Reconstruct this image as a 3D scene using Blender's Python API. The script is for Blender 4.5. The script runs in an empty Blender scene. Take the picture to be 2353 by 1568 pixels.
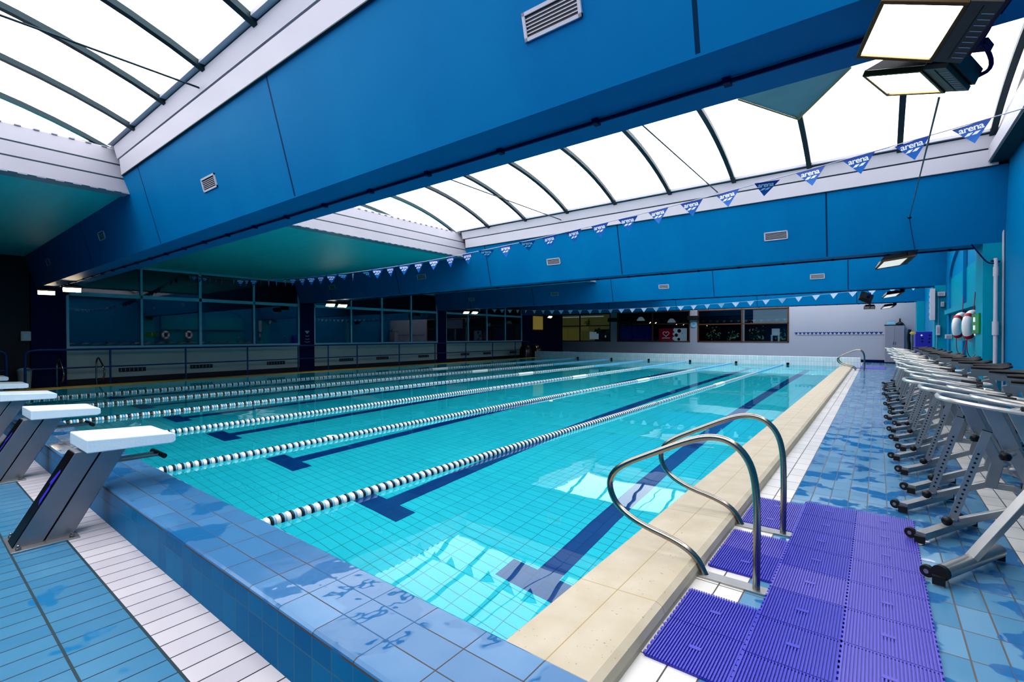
import bpy, bmesh, math, random
from mathutils import Vector, Matrix, Euler
random.seed(7)
PI = math.pi
SC = bpy.context.scene
COL = SC.collection

# ------------------------------------------------------------------ colours and materials
def lin(h):
    h = h.lstrip('#'); r = []
    for i in (0, 2, 4):
        c = int(h[i:i+2], 16) / 255
        r.append(c / 12.92 if c <= .04045 else ((c + .055) / 1.055) ** 2.4)
    return (*r, 1)

def newmat(name):
    m = bpy.data.materials.new(name); m.use_nodes = True
    nt = m.node_tree; b = nt.nodes['Principled BSDF']
    return m, nt, b

def N(nt, typ, **kw):
    n = nt.nodes.new(typ)
    for k, v in kw.items():
        if k.startswith('i_'):
            n.inputs[k[2:].replace('_', ' ')].default_value = v
        else:
            setattr(n, k, v)
    return n

def math_n(nt, op, a, b=None, c=None):
    n = nt.nodes.new('ShaderNodeMath'); n.operation = op
    for i, x in enumerate((a, b, c)):
        if x is None: continue
        if isinstance(x, (int, float)): n.inputs[i].default_value = x
        else: nt.links.new(x, n.inputs[i])
    return n.outputs[0]

def mixc(nt, fac, a, b):
    n = nt.nodes.new('ShaderNodeMix'); n.data_type = 'RGBA'
    if isinstance(fac, (int, float)): n.inputs[0].default_value = fac
    else: nt.links.new(fac, n.inputs[0])
    for s, x in ((6, a), (7, b)):
        if isinstance(x, (tuple, list)): n.inputs[s].default_value = x
        else: nt.links.new(x, n.inputs[s])
    return n.outputs[2]

def plain(name, col, rough=.5, metal=0, spec=.5, noise=0, nscale=6, coat=0, emit=0, bump=0):
    m, nt, b = newmat(name)
    c = lin(col)
    b.inputs['Roughness'].default_value = rough
    b.inputs['Metallic'].default_value = metal
    b.inputs['Specular IOR Level'].default_value = spec
    b.inputs['Coat Weight'].default_value = coat
    if emit:
        b.inputs['Emission Color'].default_value = c
        b.inputs['Emission Strength'].default_value = emit
    tc = N(nt, 'ShaderNodeTexCoord')
    no = N(nt, 'ShaderNodeTexNoise'); no.inputs['Scale'].default_value = nscale; no.inputs['Detail'].default_value = 4
    nt.links.new(tc.outputs['Object'], no.inputs['Vector'])
    d = tuple(x * (1 - (noise or .04)) for x in c[:3]) + (1,)
    nt.links.new(mixc(nt, no.outputs[0], d, c), b.inputs['Base Color'])
    if bump:
        bp = N(nt, 'ShaderNodeBump'); bp.inputs['Strength'].default_value = bump; bp.inputs['Distance'].default_value = .01
        nt.links.new(no.outputs[0], bp.inputs['Height']); nt.links.new(bp.outputs[0], b.inputs['Normal'])
    return m

def tile(name, cols, mortar, w, h, ax='XY', ox=0, oy=0, rough=.25, wet=0, gap=.004, wet_reflect_col=None, wscale=1.6, spec=.5, bias=0):
    """glazed tiles: w along the first axis, h along the second, grout lines, optional puddles of water with reflections put into their colour"""
    m, nt, b = newmat(name)
    tc = N(nt, 'ShaderNodeTexCoord')
    sx = N(nt, 'ShaderNodeSeparateXYZ'); nt.links.new(tc.outputs['Object'], sx.inputs[0])
    cm = N(nt, 'ShaderNodeCombineXYZ')
    nt.links.new(math_n(nt, 'SUBTRACT', sx.outputs[ax[0]], ox), cm.inputs[0])
    nt.links.new(math_n(nt, 'SUBTRACT', sx.outputs[ax[1]], oy), cm.inputs[1])
    br = N(nt, 'ShaderNodeTexBrick', offset=0.0, squash=1.0)
    br.inputs['Scale'].default_value = 1; br.inputs['Brick Width'].default_value = w; br.inputs['Row Height'].default_value = h
    br.inputs['Mortar Size'].default_value = gap; br.inputs['Mortar Smooth'].default_value = .15; br.inputs['Bias'].default_value = bias
    br.inputs['Color1'].default_value = lin(cols[0]); br.inputs['Color2'].default_value = lin(cols[1]); br.inputs['Mortar'].default_value = lin(mortar)
    nt.links.new(cm.outputs[0], br.inputs['Vector'])
    colr = br.outputs['Color']
    b.inputs['Specular IOR Level'].default_value = spec
    rsock = None
    if wet:
        mp = N(nt, 'ShaderNodeMapping'); mp.inputs['Scale'].default_value = (1, 1.15, 1)
        nt.links.new(tc.outputs['Object'], mp.inputs[0])
        no = N(nt, 'ShaderNodeTexNoise'); no.inputs['Scale'].default_value = wscale*.9; no.inputs['Detail'].default_value = 3.2
        no.inputs['Roughness'].default_value = .45
        nt.links.new(mp.outputs[0], no.inputs['Vector'])
        mr = N(nt, 'ShaderNodeMapRange'); mr.inputs['From Min'].default_value = 1 - wet - .012; mr.inputs['From Max'].default_value = 1 - wet + .012
        nt.links.new(no.outputs[0], mr.inputs['Value'])
        mask = mr.outputs[0]
        colr = mixc(nt, mask, colr, mixc(nt, .72, colr, lin(wet_reflect_col or cols[0])))  # wet patches: the reflections in the puddles are mixed into the tile colour
        r = math_n(nt, 'MULTIPLY_ADD', mask, -(rough - .03), rough)
        r2 = math_n(nt, 'MAXIMUM', r, math_n(nt, 'MULTIPLY', br.outputs['Fac'], .5))
        nt.links.new(r2, b.inputs['Roughness'])
    else:
        nt.links.new(math_n(nt, 'MAXIMUM', rough, math_n(nt, 'MULTIPLY', br.outputs['Fac'], .6)), b.inputs['Roughness'])
    nt.links.new(colr, b.inputs['Base Color'])
    bp = N(nt, 'ShaderNodeBump'); bp.inputs['Strength'].default_value = .6; bp.inputs['Distance'].default_value = .003; bp.invert = True
    hs = br.outputs['Fac']
    if wet:
        n2 = N(nt, 'ShaderNodeTexNoise'); n2.inputs['Scale'].default_value = 7; n2.inputs['Detail'].default_value = 2
        nt.links.new(tc.outputs['Object'], n2.inputs['Vector'])
        hs = math_n(nt, 'MULTIPLY_ADD', n2.outputs[0], 1.2, hs)
    nt.links.new(hs, bp.inputs['Height']); nt.links.new(bp.outputs[0], b.inputs['Normal'])
    return m

M = {}
M['beam'] = None
def beam_mat():
    m, nt, b = newmat('beam_paint')
    tc = N(nt, 'ShaderNodeTexCoord'); sx = N(nt, 'ShaderNodeSeparateXYZ'); nt.links.new(tc.outputs['Object'], sx.inputs[0])
    f = math_n(nt, 'FRACT', math_n(nt, 'DIVIDE', math_n(nt, 'ADD', sx.outputs['X'], .77 + 42 + 2.1), 4.2))
    d = math_n(nt, 'ABSOLUTE', math_n(nt, 'SUBTRACT', f, .5))
    j = math_n(nt, 'LESS_THAN', d, .0032)
    hi = math_n(nt, 'GREATER_THAN', sx.outputs['Z'], 2.965)
    no = N(nt, 'ShaderNodeTexNoise'); no.inputs['Scale'].default_value = 1.3; no.inputs['Detail'].default_value = 5
    mp = N(nt, 'ShaderNodeMapping'); mp.inputs['Scale'].default_value = (1, 1, .35)
    nt.links.new(tc.outputs['Object'], mp.inputs[0]); nt.links.new(mp.outputs[0], no.inputs['Vector'])
    c = mixc(nt, no.outputs[0], lin('#00659a'), lin('#0077a6'))
    nt.links.new(mixc(nt, math_n(nt, 'MULTIPLY', j, hi), c, lin('#00314f')), b.inputs['Base Color'])
    b.inputs['Roughness'].default_value = .5; b.inputs['Specular IOR Level'].default_value = .06
    return m
M['beam'] = beam_mat()
M['wallblue'] = plain('wall_paint', '#007fb0', .45, noise=.12, nscale=1.2, spec=.1)
M['colteal'] = plain('column_paint', '#0092ab', .45, noise=.1, spec=.1)
M['navy'] = plain('navy_paint_and_shade', '#03134a', .5, noise=.1, spec=.1)  # dark blue fittings; on the left piers the shade is put into the paint
M['dark'] = plain('shaded_wall_paint', '#07121f', .6)  # shade of the dark left side painted in as near-black
M['teal'] = None
def teal_mat():
    m, nt, b = newmat('ceiling_paint')
    tc = N(nt, 'ShaderNodeTexCoord'); sx = N(nt, 'ShaderNodeSeparateXYZ'); nt.links.new(tc.outputs['Object'], sx.inputs[0])
    mp = N(nt, 'ShaderNodeMapping'); mp.inputs['Scale'].default_value = (.4, 5, 1); nt.links.new(tc.outputs['Object'], mp.inputs[0])
    no = N(nt, 'ShaderNodeTexNoise'); no.inputs['Scale'].default_value = 1.5; no.inputs['Detail'].default_value = 6; nt.links.new(mp.outputs[0], no.inputs['Vector'])
    nt.links.new(mixc(nt, no.outputs[0], lin('#00c0c6'), lin('#00d6d8')), b.inputs['Base Color'])
    b.inputs['Roughness'].default_value = .55
    return m
M['teal'] = teal_mat()
M['white'] = plain('white_metal_sheet', '#bdbac4', .5, noise=.08, nscale=2, spec=.2)
M['fascia'] = plain('fascia_sheet', '#9b9ba6', .5, noise=.12, nscale=3, spec=.2)
M['groove'] = plain('dark_gap_and_shade', '#0a3038', .6)
M['rib'] = plain('rib_metal', '#16323a', .45, metal=.3)
M['steel'] = plain('stainless_steel', '#a09b92', .2, metal=1, noise=.15, nscale=9)
M['brushed'] = plain('brushed_steel', '#a3a2a6', .42, metal=1, noise=.25, nscale=7)
M['alu'] = plain('aluminium', '#adadab', .32, metal=.8, noise=.2, nscale=12)
M['bright'] = plain('polished_aluminium', '#c9c7c0', .3, metal=.5, noise=.3, nscale=25)
M['black'] = plain('black_plastic', '#08080b', .35)
M['rubber'] = plain('black_rubber', '#0d0d10', .6)
M['floatw'] = plain('white_float_plastic', '#f1ece4', .35)
M['floatb'] = plain('blue_black_float_plastic', '#0c2233', .35)
M['floatc'] = plain('pale_blue_float_plastic', '#7fc0e2', .35)
M['blockw'] = plain('starting_platform_white', '#d8e8f0', .5, noise=.05, bump=.15, nscale=60)
M['stone'] = None
def stone_mat():
    m, nt, b = newmat('coping_stone')
    tc = N(nt, 'ShaderNodeTexCoord'); sx = N(nt, 'ShaderNodeSeparateXYZ'); nt.links.new(tc.outputs['Object'], sx.inputs[0])
    no = N(nt, 'ShaderNodeTexNoise'); no.inputs['Scale'].default_value = 5; no.inputs['Detail'].default_value = 8; nt.links.new(tc.outputs['Object'], no.inputs['Vector'])
    c = mixc(nt, no.outputs[0], lin('#a89a80'), lin('#c6bdaa'))
    f = math_n(nt, 'FRACT', math_n(nt, 'DIVIDE', math_n(nt, 'ADD', sx.outputs['Y'], 10.58), 1.45))
    j = math_n(nt, 'LESS_THAN', f, .004)
    j2 = math_n(nt, 'LESS_THAN', math_n(nt, 'ABSOLUTE', math_n(nt, 'ADD', sx.outputs['X'], 1.155)), .003)
    jj = math_n(nt, 'MAXIMUM', j, j2)
    c2 = mixc(nt, jj, c, lin('#a08b62'))
    vo = N(nt, 'ShaderNodeTexNoise'); vo.inputs['Scale'].default_value = 55; nt.links.new(tc.outputs['Object'], vo.inputs['Vector'])
    sp = math_n(nt, 'GREATER_THAN', vo.outputs[0], .72)
    nt.links.new(mixc(nt, sp, c2, lin('#8b816c')), b.inputs['Base Color'])
    b.inputs['Roughness'].default_value = .45; b.inputs['Specular IOR Level'].default_value = .25
    return m
M['stone'] = stone_mat()
M['stonel'] = plain('left_coping_stone', '#cdb163', .5, noise=.3, nscale=3)
def mat_plastic(n, c):
    return plain(n, c, .38, noise=.1, nscale=3)
M['matA'] = mat_plastic('mat_plastic_deep', '#3335ae')
M['matB'] = mat_plastic('mat_plastic_sheen', '#5650b6')  # lighter copy of the mat plastic, reflected light put into the colour
M['frame'] = plain('window_frame_paint', '#93c8d8', .45)
M['brownf'] = plain('brown_window_frame', '#5b3a1c', .5)
M['panel'] = plain('grey_wall_panel', '#a5b3b3', .5, noise=.06)
M['backw'] = plain('back_wall_paint', '#a9adb8', .6, noise=.05, nscale=1)
M['rail'] = plain('railing_paint', '#0a3d7c', .4)
M['red'] = plain('red_cloth', '#b01226', .5)
M['ringw'] = plain('life_ring_white', '#f3eff0', .4)
M['green'] = plain('green_sign', '#078237', .4)
M['purple'] = plain('blue_violet_plastic', '#3a35b4', .4)
M['yellow'] = plain('glowing_yellow_cloth', '#a8924a', .7, emit=.3, noise=.3, nscale=5)  # emission gives the cloth its lit look, it is no lamp
M['warmroom'] = plain('glowing_room_wall', '#8d8348', .7, emit=.28, noise=.5, nscale=1.5)  # room light painted onto the walls as emission
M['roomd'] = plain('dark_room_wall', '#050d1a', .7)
M['bluep'] = plain('glowing_blue_panel', '#1c1a80', .5, emit=.12)  # faint emission makes the board look lit
M['redp'] = plain('glowing_red_panel', '#a8142c', .5, emit=.25)  # emission stands for light falling on the red cloth
M['whitep'] = plain('glowing_white_panel', '#e4eef4', .5, emit=.3)  # white things glow by emission in place of light on them
M['plant'] = plain('glowing_leaf_green', '#16351a', .6, emit=.3, noise=.6, nscale=8)  # leaves glow, light on them put in as emission
M['foliage'] = plain('glowing_pale_leaves', '#8aa07a', .6, emit=.5, noise=.6, nscale=8)  # brighter emission for the lit leaves
M['brown'] = plain('brown_gear_tray', '#4f4238', .45, noise=.35, nscale=30)
M['brass'] = plain('bronze_frame', '#5a4526', .4, metal=.6)
M['lamp'] = plain('lit_lamp_glass', '#ffffff', .3, emit=14)
M['lampw'] = plain('warm_lit_lamp_glass', '#ffe9c0', .3, emit=40)
M['lampoff'] = plain('dim_lamp_glass', '#f1ece2', .15, emit=.6)
M['pennant'] = None
def pen_mat():
    m, nt, b = newmat('pennant_fabric')
    tc = N(nt, 'ShaderNodeTexCoord'); sx = N(nt, 'ShaderNodeSeparateXYZ'); nt.links.new(tc.outputs['Object'], sx.inputs[0])
    mr = N(nt, 'ShaderNodeMapRange'); mr.inputs['From Min'].default_value = -.2; mr.inputs['From Max'].default_value = 0
    nt.links.new(sx.outputs['Z'], mr.inputs['Value'])
    nt.links.new(mixc(nt, mr.outputs[0], lin('#0f76c8'), lin('#0b3f96')), b.inputs['Base Color'])
    b.inputs['Roughness'].default_value = .45
    return m
M['pennant'] = pen_mat()
M['penw'] = plain('pennant_print_white', '#f2f4fa', .5)
M['penpale'] = plain('pale_pennant_fabric', '#c9dcf2', .5)
M['pyr'] = plain('hatch_fabric', '#8fa9b0', .6, noise=.3, nscale=3)
M['rust'] = plain('rusty_seam', '#a08c5e', .7)
# tiles
M['t_blue'] = tile('blue_deck_tile', ('#407696', '#4b809e'), '#1b3140', .1375, .2875, 'XY', .0, .4825, .22, .34, wet_reflect_col='#1b6d9c', wscale=3.0, spec=.3)
M['t_deck'] = tile('blue_poolside_tile', ('#487c9c', '#648fac'), '#5a5550', .1375, .2875, 'XY', -.615, 1.0, .2, .47, wet_reflect_col='#135a92', wscale=4.2, spec=.4)
M['t_white'] = tile('white_deck_tile', ('#b9b4ba', '#c9c3c6'), '#22252a', .1375, .2875, 'XY', .0, .77, .3, spec=.4)
M['t_whiteR'] = tile('white_channel_tile', ('#cfccc6', '#dcd7d0'), '#4a4440', .1375, .2875, 'XY', -.615, 1.0, .2, spec=.4)
M['t_curb'] = tile('blue_wall_tile_top', ('#416f98', '#5180a8'), '#4a413c', .2875, .15, 'XY', -1.27, 1.04, .14, .44, wet_reflect_col='#155f90', wscale=2.6, gap=.0028, spec=.3)
M['t_curbf'] = tile('blue_wall_tile_face', ('#006290', '#00709c'), '#4c7388', .14375, .175, 'XZ', -1.27, -.05, .3, gap=.003, spec=.02)
M['t_pool'] = tile('turquoise_pool_tile', ('#2fd8e6', '#38dfec'), '#1a97a8', .25, .125, 'XY', 0, 0, .3, gap=.004)
M['t_poolx'] = tile('turquoise_pool_side_tile', ('#2fd8e6', '#38dfec'), '#1a97a8', .25, .125, 'YZ', 0, 0, .3, gap=.004)
M['t_pooly'] = tile('turquoise_pool_end_tile', ('#2fd8e6', '#38dfec'), '#1a97a8', .25, .125, 'XZ', 0, 0, .3, gap=.004)
M['t_line'] = tile('navy_lane_tile', ('#003f86', '#064890'), '#002f66', .125, .25, 'XY', 0, 0, .3, gap=.003)
M['t_par'] = tile('white_parapet_tile', ('#c4d5dc', '#d3dfe4'), '#8fa4ae', .12, .24, 'XZ', 0, -.03, .2, gap=.004)

def water_mat():
    m = bpy.data.materials.new('pool_water'); m.use_nodes = True; nt = m.node_tree; nt.nodes.clear()
    out = N(nt, 'ShaderNodeOutputMaterial'); g = N(nt, 'ShaderNodeBsdfGlass')
    g.inputs['IOR'].default_value = 1.33; g.inputs['Roughness'].default_value = 0; g.inputs['Color'].default_value = (.82, .985, 1, 1)
    tc = N(nt, 'ShaderNodeTexCoord')
    no = N(nt, 'ShaderNodeTexNoise'); no.inputs['Scale'].default_value = 1.1; no.inputs['Detail'].default_value = 2
    nt.links.new(tc.outputs['Object'], no.inputs['Vector'])
    bp = N(nt, 'ShaderNodeBump'); bp.inputs['Strength'].default_value = .12; bp.inputs['Distance'].default_value = .03
    nt.links.new(no.outputs[0], bp.inputs['Height']); nt.links.new(bp.outputs[0], g.inputs['Normal'])
    nt.links.new(g.outputs[0], out.inputs['Surface'])
    return m
M['water'] = water_mat()
def glass_mat(name, tint, mixf, rough=.02):
    m = bpy.data.materials.new(name); m.use_nodes = True; nt = m.node_tree; nt.nodes.clear()
    out = N(nt, 'ShaderNodeOutputMaterial'); t = N(nt, 'ShaderNodeBsdfTransparent'); g = N(nt, 'ShaderNodeBsdfGlossy')
    g.inputs['Roughness'].default_value = rough; t.inputs[0].default_value = tint
    g.inputs[0].default_value = (.9, .95, 1, 1)
    fr = N(nt, 'ShaderNodeFresnel'); fr.inputs[0].default_value = 1.5
    mx = N(nt, 'ShaderNodeMixShader')
    nt.links.new(math_n(nt, 'MINIMUM', 1.0, math_n(nt, 'ADD', fr.outputs[0], mixf)), mx.inputs[0])
    nt.links.new(t.outputs[0], mx.inputs[1]); nt.links.new(g.outputs[0], mx.inputs[2]); nt.links.new(mx.outputs[0], out.inputs[0])
    return m
M['glass'] = glass_mat('window_glass', (.3, .42, .5, 1), .07)
M['vault'] = None
def vault_mat():
    m = bpy.data.materials.new('translucent_skylight'); m.use_nodes = True; nt = m.node_tree; nt.nodes.clear()
    out = N(nt, 'ShaderNodeOutputMaterial'); e = N(nt, 'ShaderNodeEmission')
    tc = N(nt, 'ShaderNodeTexCoord'); no = N(nt, 'ShaderNodeTexNoise'); no.inputs['Scale'].default_value = .6
    nt.links.new(tc.outputs['Object'], no.inputs['Vector'])
    nt.links.new(mixc(nt, no.outputs[0], (.97, .95, 1, 1), (1, 1, 1, 1)), e.inputs[0])
    e.inputs[1].default_value = 3.1
    nt.links.new(e.outputs[0], out.inputs[0])
    return m
M['vault'] = vault_mat()

# ------------------------------------------------------------------ mesh builder
class MB:
    def __init__(s): s.v = []; s.f = []; s.m = []; s.sm = []; s.mats = []
    def mi(s, mat):
        if mat not in s.mats: s.mats.append(mat)
        return s.mats.index(mat)
    def add(s, vs, fs, mat, smooth=False):
        o = len(s.v); k = s.mi(mat); s.v += [tuple(v) for v in vs]
        for f in fs: s.f.append([i + o for i in f]); s.m.append(k); s.sm.append(smooth)
    def quad(s, a, b, c, d, mat): s.add([a, b, c, d], [(0, 1, 2, 3)], mat)
    def box(s, lo, hi, mat, mtx=None):
        x0, y0, z0 = lo; x1, y1, z1 = hi
        vs = [Vector(p) for p in ((x0,y0,z0),(x1,y0,z0),(x1,y1,z0),(x0,y1,z0),(x0,y0,z1),(x1,y0,z1),(x1,y1,z1),(x0,y1,z1))]
        if mtx: vs = [mtx @ v for v in vs]
        s.add(vs, [(0,3,2,1),(4,5,6,7),(0,1,5,4),(1,2,6,5),(2,3,7,6),(3,0,4,7)], mat)
    def cbox(s, c, d, mat, mtx=None):
        s.box([c[i]-d[i]/2 for i in range(3)], [c[i]+d[i]/2 for i in range(3)], mat, mtx)
    def prism(s, prof, axis, a, b, mat, smooth=False):
        """profile (2D list) extruded along axis from a to b"""
        def P(p, t):
            return (t, p[0], p[1]) if axis == 'X' else ((p[0], t, p[1]) if axis == 'Y' else (p[0], p[1], t))
        n = len(prof); vs = [P(p, a) for p in prof] + [P(p, b) for p in prof]
        fs = [(i, (i+1) % n, (i+1) % n + n, i + n) for i in range(n)] + [tuple(range(n-1, -1, -1)), tuple(range(n, 2*n))]
        s.add(vs, fs, mat, smooth)
    def tube(s, pts, r, mat, seg=10, closed=False, sq=False, w=None, up=None):
        """round tube, or a square section (w x r) when sq"""
        pts = [Vector(p) for p in pts]; n = len(pts); rings = []
        if sq:
            seg = 4; hw, hh = (w or r) / 2, r / 2
            prof = [(-hw, -hh), (hw, -hh), (hw, hh), (-hw, hh)]
        else:
            prof = [(r*math.cos(2*PI*k/seg), r*math.sin(2*PI*k/seg)) for k in range(seg)]
        prev = None
        for i, p in enumerate(pts):
            if closed: t = pts[(i+1) % n] - pts[i-1]
            elif i == 0: t = pts[1] - pts[0]
            elif i == n-1: t = pts[-1] - pts[-2]
            else: t = (pts[i+1]-pts[i]).normalized() + (pts[i]-pts[i-1]).normalized()
            t.normalize()
            if prev is None:
                u = Vector(up) if up else (Vector((0, 0, 1)) if abs(t.z) < .9 else Vector((0, 1, 0)))
            else: u = prev
            u = (u - t * u.dot(t)).normalized(); prev = u; sd = t.cross(u)
            k = 1.0
            if sq and 0 < i < n-1:
                c = max(.3, (pts[i+1]-pts[i]).normalized().dot(t)); k = 1 / c
            rings.append([p + sd * a + u * (b * k) for a, b in prof])
        vs = [v for r_ in rings for v in r_]; fs = []
        m = len(prof)
        for i in range(n if closed else n-1):
            j = (i+1) % n
            for k in range(m): fs.append((i*m+k, i*m+(k+1) % m, j*m+(k+1) % m, j*m+k))
        if not closed: fs += [tuple(range(m-1, -1, -1)), tuple(range((n-1)*m, n*m))]
        s.add(vs, fs, mat, not sq)
    def lathe(s, prof, mat, mtx=None, seg=14):
        """(radius, height) profile turned about Z"""
        vs = []; n = len(prof)
        for r, z in prof:
            for k in range(seg):
                v = Vector((r*math.cos(2*PI*k/seg), r*math.sin(2*PI*k/seg), z)); vs.append(mtx @ v if mtx else v)
        fs = [(i*seg+k, i*seg+(k+1) % seg, (i+1)*seg+(k+1) % seg, (i+1)*seg+k) for i in range(n-1) for k in range(seg)]
        fs += [tuple(range(seg-1, -1, -1)), tuple(range((n-1)*seg, n*seg))]
        s.add(vs, fs, mat, True)
    def obj(s, name, parent=None, loc=None, bevel=0, col=True):
        me = bpy.data.meshes.new(name); me.from_pydata(s.v, [], s.f); me.update()
        for m in s.mats: me.materials.append(m)
        me.polygons.foreach_set('material_index', s.m); me.polygons.foreach_set('use_smooth', s.sm)
        bm = bmesh.new(); bm.from_mesh(me); bmesh.ops.recalc_face_normals(bm, faces=bm.faces); bm.to_mesh(me); bm.free()
        if any(s.sm):
            try: me.set_sharp_from_angle(angle=math.radians(40))
            except Exception: pass
        o = bpy.data.objects.new(name, me); COL.objects.link(o)
        if parent: o.parent = parent
        if loc: o.location = loc
        if bevel:
            b = o.modifiers.new('soft_edges', 'BEVEL'); b.width = bevel; b.segments = 2; b.limit_method = 'ANGLE'
        return o

def tag(o, label=None, cat=None, group=None, kind=None):
    if label: o['label'] = label
    if cat: o['category'] = cat
    if group: o['group'] = group
    if kind: o['kind'] = kind
    return o
def empty(name, loc=(0, 0, 0), rz=0, **k):
    o = bpy.data.objects.new(name, None); COL.objects.link(o); o.location = loc; o.rotation_euler = (0, 0, rz); o.empty_display_size = .1
    return tag(o, **k)
def struct(mb, name, label=None, cat=None, **k):
    return tag(mb.obj(name, **k), label, cat, kind='structure')
def dup(root, loc, rz=0, label=None, group=None):
    r = root.copy(); COL.objects.link(r); r.location = loc; r.rotation_euler = (root.rotation_euler.x, root.rotation_euler.y, rz)
    if label: r['label'] = label
    if group: r['group'] = group
    for ch in list(root.children):
        c = ch.copy(); COL.objects.link(c); c.parent = r
        for g in ch.children:
            d = g.copy(); COL.objects.link(d); d.parent = c
    return r
def smoothpath(pts, it=2, closed=False):
    pts = [Vector(p) for p in pts]
    for _ in range(it):
        o = [] if closed else [pts[0]]; n = len(pts)
        for i in range(n if closed else n-1):
            a, b = pts[i], pts[(i+1) % n]; o += [a*.75+b*.25, a*.25+b*.75]
        if not closed: o.append(pts[-1])
        pts = o
    return pts
ORD = ['first', 'second', 'third', 'fourth', 'fifth', 'sixth', 'seventh', 'eighth', 'ninth', 'tenth', 'eleventh', 'twelfth', 'thirteenth', 'fourteenth',
       'fifteenth', 'sixteenth', 'seventeenth', 'eighteenth', 'nineteenth', 'twentieth', 'twenty-first', 'twenty-second', 'twenty-third', 'twenty-fourth']

# ------------------------------------------------------------------ key dimensions (metres; water surface at z = 0)
FZ = -.05
PX0, PX1, PY0, PY1 = -18.25, -1.40, 1.49, 26.9
XL, XR = -20.2, 1.62
YF, YB = -5.6, 33.0
BEAMS = [-5.62, 2.65, 10.92, 19.2, 27.45]      # near bottom edge of each beam
ZB, ZT = 2.95, 4.13

# ------------------------------------------------------------------ floors, pool, coping
b = MB()
def rect(x0, x1, y0, y1, mat, z=FZ): b.quad((x0, y0, z), (x1, y0, z), (x1, y1, z), (x0, y1, z), mat)
rect(XL, XR, YF, .77, M['t_blue']); rect(XL, -1.0, .77, 1.04, M['t_white']); rect(-1.0, -.885, .77, 1.04, M['t_white'])
rect(-.885, -.615, .77, YB, M['t_whiteR']); rect(-.615, .76, .77, YB, M['t_deck']); rect(.76, 1.035, .77, YB, M['t_whiteR']); rect(1.035, XR, .77, YB, M['t_deck'])
rect(XL, -18.7, 1.04, YB, M['dark']); rect(-18.7, -.885, 27.2, YB, M['t_deck'])
struct(b, 'floor', 'wet blue tiled floor with white tile strips round the pool', 'floor')
# channel line between the two rows of tiles on the starting side
b = MB(); b.box((XL, .476, FZ), (-.9, .487, FZ+.0015), M['groove']); b.box((XL, .762, FZ), (-.9, .774, FZ+.0015), M['groove'])
struct(b, 'trim_1', 'dark channel joints running along the tiles on the starting side', 'floor joint')

b = MB(); D = -1.9
b.quad((PX0, PY0, D), (PX1, PY0, D), (PX1, PY1, D), (PX0, PY1, D), M['t_pool'])
b.quad((PX0, PY0, D), (PX0, PY1, D), (PX0, PY1, 0), (PX0, PY0, 0), M['t_poolx'])
b.quad((PX1, PY0, D), (PX1, PY1, D), (PX1, PY1, 0), (PX1, PY0, 0), M['t_poolx'])
b.quad((PX0, PY0, D), (PX1, PY0, D), (PX1, PY0, 0), (PX0, PY0, 0), M['t_pooly'])
b.quad((PX0, PY1, D), (PX1, PY1, D), (PX1, PY1, 0), (PX0, PY1, 0), M['t_pooly'])
struct(b, 'pool_basin', 'turquoise tiled basin of the swimming pool', 'pool')
LANEX = [-2.52 - 2.345*i for i in range(7)]
b = MB()
for x in LANEX:
    b.box((x-.125, 3.85, D), (x+.125, 25.2, D+.004), M['t_line'])
    b.box((x-.42, 3.55, D), (x+.42, 3.85, D+.004), M['t_line']); b.box((x-.42, 25.2, D), (x+.42, 25.5, D+.004), M['t_line'])
struct(b, 'pool_floor_marking', 'dark blue lane lines with cross bars on the pool floor', 'lane marking')
b = MB(); b.quad((PX0, PY0, 0), (PX1, PY0, 0), (PX1, PY1, 0), (PX0, PY1, 0), M['water'])
w = b.obj('water'); tag(w, 'still clear turquoise water filling the pool', 'water', kind='structure')

def coping(x0, x1, mat, name, label):
    s = 1 if x1 > x0 else -1
    prof = [(x0, -.12), (x0, .0), (x0+.015*s, .012), (x1-.05*s, .03), (x1-.015*s, .015), (x1, -.02), (x1, -.12)]
    q = MB(); q.prism(prof, 'Y', PY0, 27.2, mat)
    return struct(q, name, label, 'pool edge')
coping(PX1, -.885, M['stone'], 'pool_coping', 'beige stone coping along the pool edge beside the purple mats')
coping(PX0, -18.7, M['stonel'], 'pool_coping', 'ochre stone coping along the pool edge below the blue railing')
# starting wall: tiled top, tiled faces
b = MB()
prof = [(1.04, FZ), (1.04, .215), (1.046, .228), (1.06, .235), (1.475, .235), (1.487, .228), (1.49, .21), (1.49, -.3), (1.3, -.3)]
X0, X1 = -18.7, -.62
n = len(prof)
for i in range(n-1):
    a, c = prof[i], prof[i+1]
    mt = M['t_curbf'] if (i == 0) else (M['t_curb'] if i < 5 else M['t_curbf'])
    b.quad((X0, *a), (X1, *a), (X1, *c), (X0, *c), mt)
for X in (X0, X1): b.add([(X, *p) for p in prof], [tuple(range(n))], M['t_curbf'])
struct(b, 'starting_wall', 'low blue tiled wall with wet top below the starting blocks', 'pool wall')
b = MB(); b.box((-18.7, PY1, -.3), (-.6, 27.2, .43), M['t_par'])
struct(b, 'parapet', 'low white tiled parapet at the far end of the pool', 'pool wall', bevel=.01)

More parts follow.
